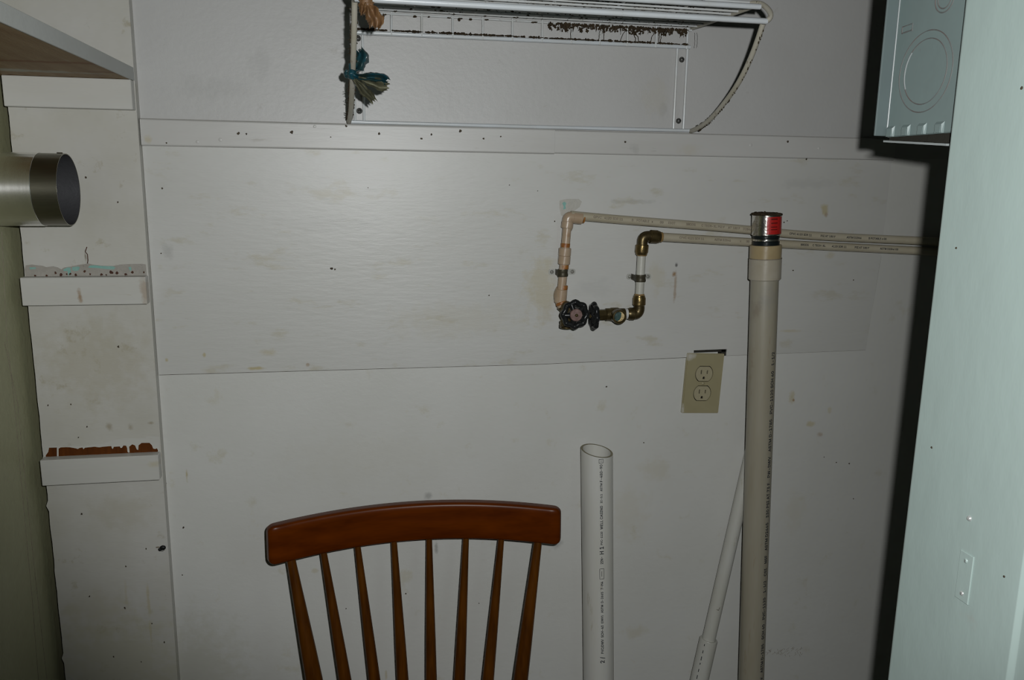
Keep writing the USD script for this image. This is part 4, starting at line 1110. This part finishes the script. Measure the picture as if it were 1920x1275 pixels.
seat.apply_translation((0, 0, ZS - .034))
obj('seat', seat, 'chair_wood', ch, smooth=30)
legs = []
for sx_ in (-1, 1):
    for (yt, yf) in ((-.17, -.10), (-.48, -.53)):
        a_, b_ = np.array([xm + sx_ * .165, yt, ZS - .02]), np.array([xm + sx_ * .215, yf, 0.0])
        P = [a_ + (b_ - a_) * t for t in (0, .15, .4, .6, .85, 1)]
        obj('leg', tube(P, [.013, .015, .019, .019, .014, .012], 18), 'chair_spindle', ch, smooth=60)
        legs.append((a_, b_))
for (a, b) in ((0, 1), (2, 3)):
    A, B = legs[a][0] + (legs[a][1] - legs[a][0]) * .6, legs[b][0] + (legs[b][1] - legs[b][0]) * .6
    obj('stretcher', tube([A, A + (B - A) * .5, B], [.008, .012, .008], 14), 'chair_spindle', ch, smooth=60)
A = (legs[0][0] + (legs[0][1] - legs[0][0]) * .6 + legs[1][0] + (legs[1][1] - legs[1][0]) * .6) / 2
B = (legs[2][0] + (legs[2][1] - legs[2][0]) * .6 + legs[3][0] + (legs[3][1] - legs[3][0]) * .6) / 2
obj('stretcher', tube([A, (A + B) / 2, B], [.008, .012, .008], 14), 'chair_spindle', ch, smooth=60)

# ------------------------------------------------------------------ electrical box behind the jamb
XB, YF, ZB = XJ + .012, -.56, 1.5045
eb = thing('electrical_box', 'grey-blue painted metal electrical box with round knockouts, mounted behind the mint jamb', 'electrical box', (XB + .15, YJ, ZB))
obj('body', bx((XB, YJ + .001, ZB), (XB + .36, YF, 2.06), .0012), 'paint_box', eb)
obj('cover_flange', bx((XB - .0150, YF, ZB + .0015), (XB + .375, YF + .0030, 2.075), .0008), 'paint_flange', eb, label='cover flange standing out past the side')
obj('fold_line', tube([(XB - .0002, YF - .0008, ZB + .002), (XB - .0002, YF - .0008, 2.05)], .0009, 6), 'box_lip_glint', eb, label='fold with a painted edge highlight')  # edge highlight drawn as a pale rod along the fold
def wedge(x0, x1, y0, y1, za, zb, zc, zd):
    return trimesh.convex.convex_hull(np.array([(x, y, z) for x in (x0, x1) for y, z in ((y0, za), (y0, zb), (y1, zc), (y1, zd))]))


obj('bottom_gap_shade', wedge(XB + .004, XB + .35, YJ + .002, YF - .0005, ZB, ZB - .0115, ZB, ZB - .0034), 'gap_shade', eb, smooth=False)  # dark solid in place of the shade under the box
obj('bottom_lip', wedge(XB - .004, XB + .35, YJ + .012, YF - .001, ZB - .0112, ZB - .0136, ZB - .0034, ZB - .0056), 'box_lip_glint', eb, label='bright bottom lip')


def ring(cy, cz_, r, tr, a0=0.0, a1=2 * math.pi, nn=64):
    cl = a1 - a0 >= 2 * math.pi - 1e-6
    th = np.linspace(a0, a1, nn, endpoint=not cl)
    return tube(np.array([(XB, cy + r * math.cos(t), cz_ + r * math.sin(t)) for t in th]), tr, 6, closed=cl)


KC = (-.6165, 1.572)
obj('knockout', ring(*KC, .0430, .0006), 'box_rust', eb, label='outer knockout ring')
obj('knockout', ring(*KC, .0345, .0006), 'box_rust', eb, label='inner knockout ring')
obj('knockout_highlight', ring(*KC, .0338, .0009, math.pi * .02 - .55, .75), 'box_lip_glint', eb)
kc2 = onX(1772, -4, XB)
for rr in (.0145, .0105):
    obj('knockout', ring(kc2[1], kc2[2], rr, .0007), 'box_rust', eb)
s0, s1 = onX(1691, 63, XB), onX(1711, 51, XB)
obj('small_knockout', cat_(tube([(XB, s0[1], s0[2]), (XB, s1[1], s0[2] + .001)], .0008, 6), tube([(XB, s0[1], s0[2] + .007), (XB, s1[1], s0[2] + .008)], .0006, 6), tube([(XB, s0[1], s0[2]), (XB, s0[1], s0[2] + .007)], .0006, 6),
                           tube([(XB, s1[1], s0[2]), (XB, s1[1], s0[2] + .008)], .0006, 6)), 'box_rust', eb)
for yy in (-.568, -.5955, -.6225, -.6505):
    tabm = trimesh.convex.convex_hull(np.array([(XB, yy + .0065, ZB + .0125), (XB, yy - .0065, ZB + .0125), (XB - .0028, yy + .005, ZB + .0095), (XB - .0028, yy - .005, ZB + .0095),
                                                (XB - .0024, yy + .0055, ZB + .0005), (XB - .0024, yy - .0055, ZB + .0005), (XB, yy + .0065, ZB + .0005), (XB, yy - .0065, ZB + .0005)]))
    tb = obj('louver_tab', tabm, 'paint_box', eb, smooth=False)
    obj('tab_opening', bx((XB - .0031, yy - .0038, ZB + .0005), (XB - .0022, yy + .0038, ZB + .0075)), 'paint_box', tb, smooth=False)

# ------------------------------------------------------------------ hardware on the jamb
pc_ = onX(1809, 1082, XJ)
sk = thing('strike_plate', 'small narrow painted-over plate with two screws on the mint door jamb', 'strike plate', pc_)
pl = bx((XJ - .0012, pc_[1] - .0093, pc_[2] - .0262), (XJ + .0005, pc_[1] + .0093, pc_[2] + .0262), .0005)
obj('plate', pl, 'paint_mint', sk, smooth=False)
for zz, mm in ((.0180, 'paint_mint'), (-.0180, 'bright_screw')):
    c = np.array([XJ - .0010, pc_[1], pc_[2] + zz])
    sw = obj('screw', lathe([(0, .0014), (.0016, .0013), (.0024, .0006), (.0027, 0), (0, 0)], c, (-1, 0, 0), 14), mm, sk)
    obj('screw_slot', bx(c + [-.0016, -.0004, -.0014], c + [-.001, .0004, .0014]), 'box_rust', sw, smooth=False)
c = onX(1818, 972, XJ)
obj('screw', lathe([(0, .0022), (.0016, .0020), (.0026, .0010), (.0030, 0), (.002, -.002), (0, -.002)], c, (-1, 0, 0), 16), 'bright_screw', label='single bright screw head on the mint door jamb above the small plate', cat='screw')

# ------------------------------------------------------------------ dead insect on the left board
ic = onY(303, 1028, -.0235)
ins = thing('insect', 'small black insect sitting on the white left corner board', 'insect', ic)
obj('body', cat_(blob(ic + [.002, 0, .001], (.0052, .0032, .0042), 2, 2, .12), blob(ic + [-.003, 0, -.002], (.003, .0026, .003), 3, 2, .1)), 'insect_black', ins)
obj('wing', blob(ic + [-.006, .001, .002], (.0036, .0005, .0013), 6, 2, .1), 'ink_faded', ins)
for k in range(6):
    a_ = -2.5 + k * .45
    obj('leg', tube([ic + [-.001, 0, -.001], ic + [.004 * math.cos(a_), -.001, .0055 * math.sin(a_)], ic + [.006 * math.cos(a_), .0033, .0075 * math.sin(a_)]], .0003, 5), 'insect_black', ins)
